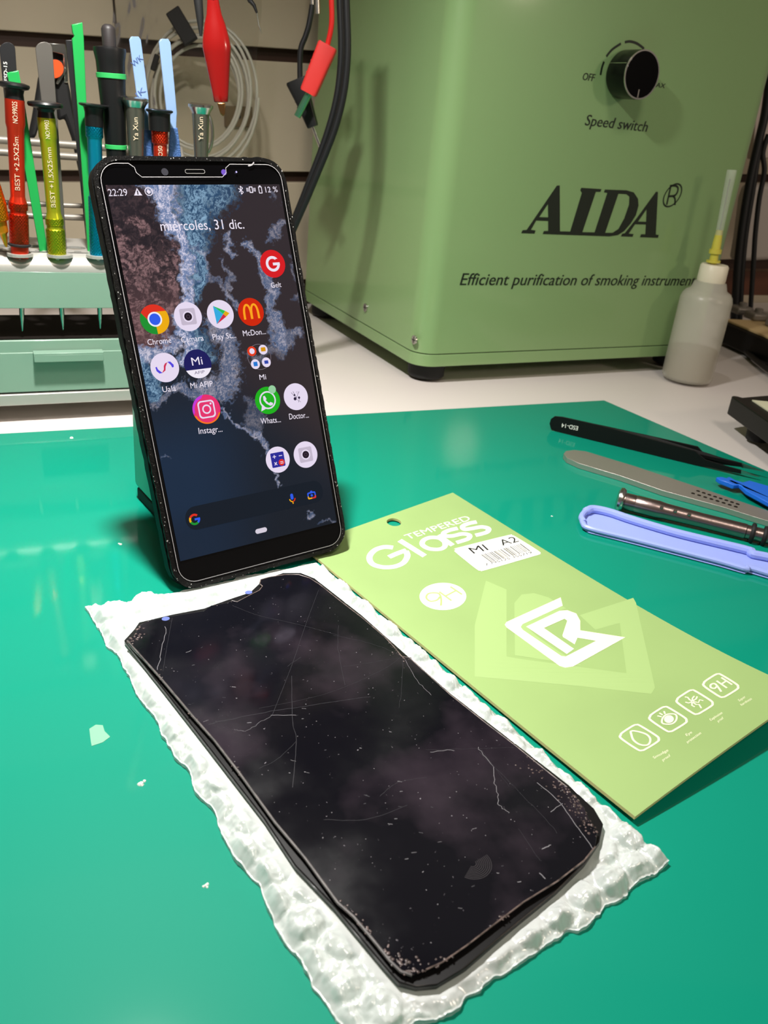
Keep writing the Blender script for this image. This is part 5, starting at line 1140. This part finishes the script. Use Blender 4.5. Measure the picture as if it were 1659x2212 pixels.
P0 = TW.px(1249, 921, 'y', 0); P1 = TW.px(1214, 914, 'y', 0); hh = np.array([(P1-P0)[2], 0, -(P1-P0)[0]]); hh = hh/np.linalg.norm(hh)*2.6; hh = -hh if hh[2] > 0 else hh
mb.add([P0+(P1-P0)*(x-a0)/(b0-a0)+hh*(y/CAP)+np.array([0, -.1, 0]) for x, y in v_], f_); mb.build('lettering', prt, t14)

def lying(px_top, px_bot, z):
    return [onz(x, y, z) for x, y in px_top]+[onz(x, y, z) for x, y in px_bot[::-1]]
# scalpel handle
top = [(1222, 978), (1240, 976), (1265, 979), (1370, 1011), (1506, 1056), (1659, 1108), (1760, 1143)]; bot = [(1217, 984), (1224, 993), (1250, 1005), (1340, 1032), (1431, 1064), (1566, 1101), (1626, 1120), (1659, 1130), (1760, 1166)]
Wp = lying(top, bot, 2.0); A = onz(1218, 985, 0); B = onz(1659, 1120, 0); SF = Frame(A, B-A, np.cross([0, 0, 1], B-A), (0, 0, 1))
sc = thing('scalpel_handle', SF, 'flat brushed steel scalpel handle lying between tweezers and steel driver', 'scalpel')
brs = mat('brushed_steel', (186, 182, 174), .42, .8, bump=.1, bscale=500)
MB().prism([tuple(SF.l(p)[:2]) for p in Wp], .1, 3.2, 'z').build('handle', brs, sc, bevel=1.1, seg=3)
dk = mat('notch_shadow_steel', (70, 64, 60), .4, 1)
for i in range(8):
    for (x0, y0), (dx_, dy_) in (((1497, 1066), (13.2, 4.1)), ((1508, 1061), (12.2, 4.0))):
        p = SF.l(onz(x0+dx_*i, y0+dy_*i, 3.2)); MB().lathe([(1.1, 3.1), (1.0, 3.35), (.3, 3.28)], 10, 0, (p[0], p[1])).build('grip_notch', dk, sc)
# steel pen screwdriver
A = onz(1332, 1078, 5.2); B = onz(1659, 1160, 4.2); DV = axisframe(A, B, up=(0, 0, 1)); L = np.linalg.norm(B-A)
sd = thing('pen_screwdriver', DV, 'gunmetal pen screwdriver with round end cap lying above the lilac spudger', 'screwdriver')
tpos = lambda x: L*(x-1332)/(1659-1332)
MB().lathe([(1, 0), (4.5, .2), (6.2, 1.2), (6.4, 2.4), (5.6, 3.6), (3.8, 4.4)], 36).build('end_cap', chrome, sd, smooth=True, angle=40)
MB().lathe([(3.9, 4), (4.3, 4.6), (4.3, 9), (4.2, 9.3), (4.4, 9.7), (4.4, tpos(1425)), (4.0, tpos(1440)), (3.6, tpos(1520)), (3.7, tpos(1612)), (3.4, tpos(1614)), (3.4, L+40)], 36).build('barrel', mat('brushed_gunmetal', (164, 146, 142), .3, 1, bump=.08, bscale=400), sd, smooth=True, angle=30)
for x in (1627, 1652): mb = MB(); mb.lathe([(3.4, tpos(x)-1.1), (4.7, tpos(x)-.9), (5.0, tpos(x)), (4.7, tpos(x)+.9), (3.4, tpos(x)+1.1)], 28); mb.build('rubber_ring', rubber, sd, smooth=True)
for x, y in ((1425, 1112), (1455, 1119), (1485, 1127)):
    q = DV.px(x, y, 'y', 0); z_ = q[2]; s_ = np.sign(q[0]); mb = MB(); mb.tube([(s_*3.2, -2.6, z_), (s_*3.6, -3.2, z_)], .9, 10); mb.build('dimple', chrome, sd, smooth=True)
# lilac spudger
top = [(1257, 1118), (1260, 1108), (1270, 1099), (1285, 1096), (1319, 1103), (1370, 1120), (1461, 1145), (1551, 1167), (1620, 1184), (1625, 1190), (1659, 1197), (1740, 1216)]
bot = [(1257, 1122), (1260, 1131), (1274, 1141), (1370, 1165), (1491, 1196), (1560, 1214), (1612, 1229), (1618, 1226), (1659, 1238), (1740, 1262)]
A = onz(1258, 1120, 0); B = onz(1659, 1218, 0); LF = Frame(A, B-A, np.cross([0, 0, 1], B-A), (0, 0, 1))
sp = thing('plastic_spudger', LF, 'lilac blue plastic spudger with hollow channel lying on the mat', 'pry tool')
lil = mat('lilac_plastic', (150, 166, 232), .4, sss=.1)
Wt = [LF.l(onz(x, y, 3)) for x, y in top]; Wb = [LF.l(onz(x, y, 3)) for x, y in bot]
MB().prism([tuple(p[:2]) for p in Wt+Wb[::-1]], .3, .9, 'z').build('body', lil, sp, bevel=.2)
def inset(P, s): return [(p[0]+(1 if i == 0 else 0), p[1]+s, 2.6) for i, p in enumerate(P)]
up_ = smoothpath([(p[0], p[1]-1.7-(.9 if p[0] > 25 else 0), 2.6) for p in Wt], 5); lo_ = smoothpath([(p[0], p[1]+1.2, 2.3) for p in Wb], 5)
mb = MB(); mb.tube([(lo_[4][0]+.5, lo_[4][1]+.3, 2.5)]+up_[2:], [1.5]*8+[2.1]*(len(up_)-9), 10); mb.build('upper_rim', lil, sp, smooth=True)
mb = MB(); mb.tube([(up_[2][0]+.2, up_[2][1], 2.5)]+lo_, 1.35, 10); mb.build('lower_rim', lil, sp, smooth=True)
# blue pry tool at right edge
bl_m = mat('blue_plastic', (30, 104, 214), .32)
pts = [(1547, 1031), (1557, 1030), (1568, 1033), (1575, 1030), (1590, 1038), (1603, 1042), (1618, 1038), (1660, 1050), (1760, 1080), (1760, 1122), (1660, 1086), (1612, 1060), (1598, 1047), (1585, 1048), (1570, 1042), (1555, 1037)]
A = onz(1570, 1038, 0); B = onz(1659, 1068, 0); BLF = Frame(A, B-A, np.cross([0, 0, 1], B-A), (0, 0, 1))
bp_t = thing('plastic_pry_tool', BLF, 'bright blue plastic pry tool with hooked tip at the right edge', 'pry tool')
MB().prism([tuple(BLF.l(onz(x, y, 5.0))[:2]) for x, y in pts], 2.6, 5.2, 'z').build('blade', bl_m, bp_t, bevel=.5)
p = BLF.l(onz(1740, 1090, 3)); MB().box(p[0]-12, p[0]+14, p[1]-8, p[1]+8, .05, 2.7).build('handle_rest', bl_m, bp_t, bevel=.4)

# ================================================================== CRUMBS AND RESIDUE ON THE MAT
wc = mat('white_crumb', (226, 228, 220), .5)
for x, y, r, lb_ in ((157, 947, 1.3, 'white crumb on the mat nearest the tool organizer'), (259, 1176, 1.0, 'tiny white crumb in front of the phone shadow'), (306, 1690, 1.2, 'white flake on the mat left of the bubble wrap'),
                     (444, 1912, .8, 'faint speck on the mat left of the wrap lower down'), (1192, 1115, .6, 'tiny white fleck between sleeve and lilac spudger')):
    O = onz(x, y, 0); mb = MB()
    for i in range(4): blob(mb, (random.uniform(-r, r)*.7, random.uniform(-r, r)*.7, .0), r*random.uniform(.35, .7), 0, .8, 6)
    o = mb.build('crumb', wc); o.location = Vector(O)*S; tag(o, lb_, 'crumb', 'crumbs on the green mat')
O = onz(212, 1588, 0); mb = MB(); mb.prism([tuple((onz(x, y, 0)-O)[:2]) for x, y in ((193, 1575), (207, 1566), (222, 1567), (226, 1580), (238, 1592), (222, 1604), (198, 1612), (196, 1600))], .02, .12, 'z')
o = mb.build('film_scrap', mat('tape_scrap', (150, 206, 176), .3, alpha=.6)); o.location = Vector(O)*S; tag(o, 'small pale film scrap stuck on the mat at left', 'scrap')
bpy.context.view_layer.update()
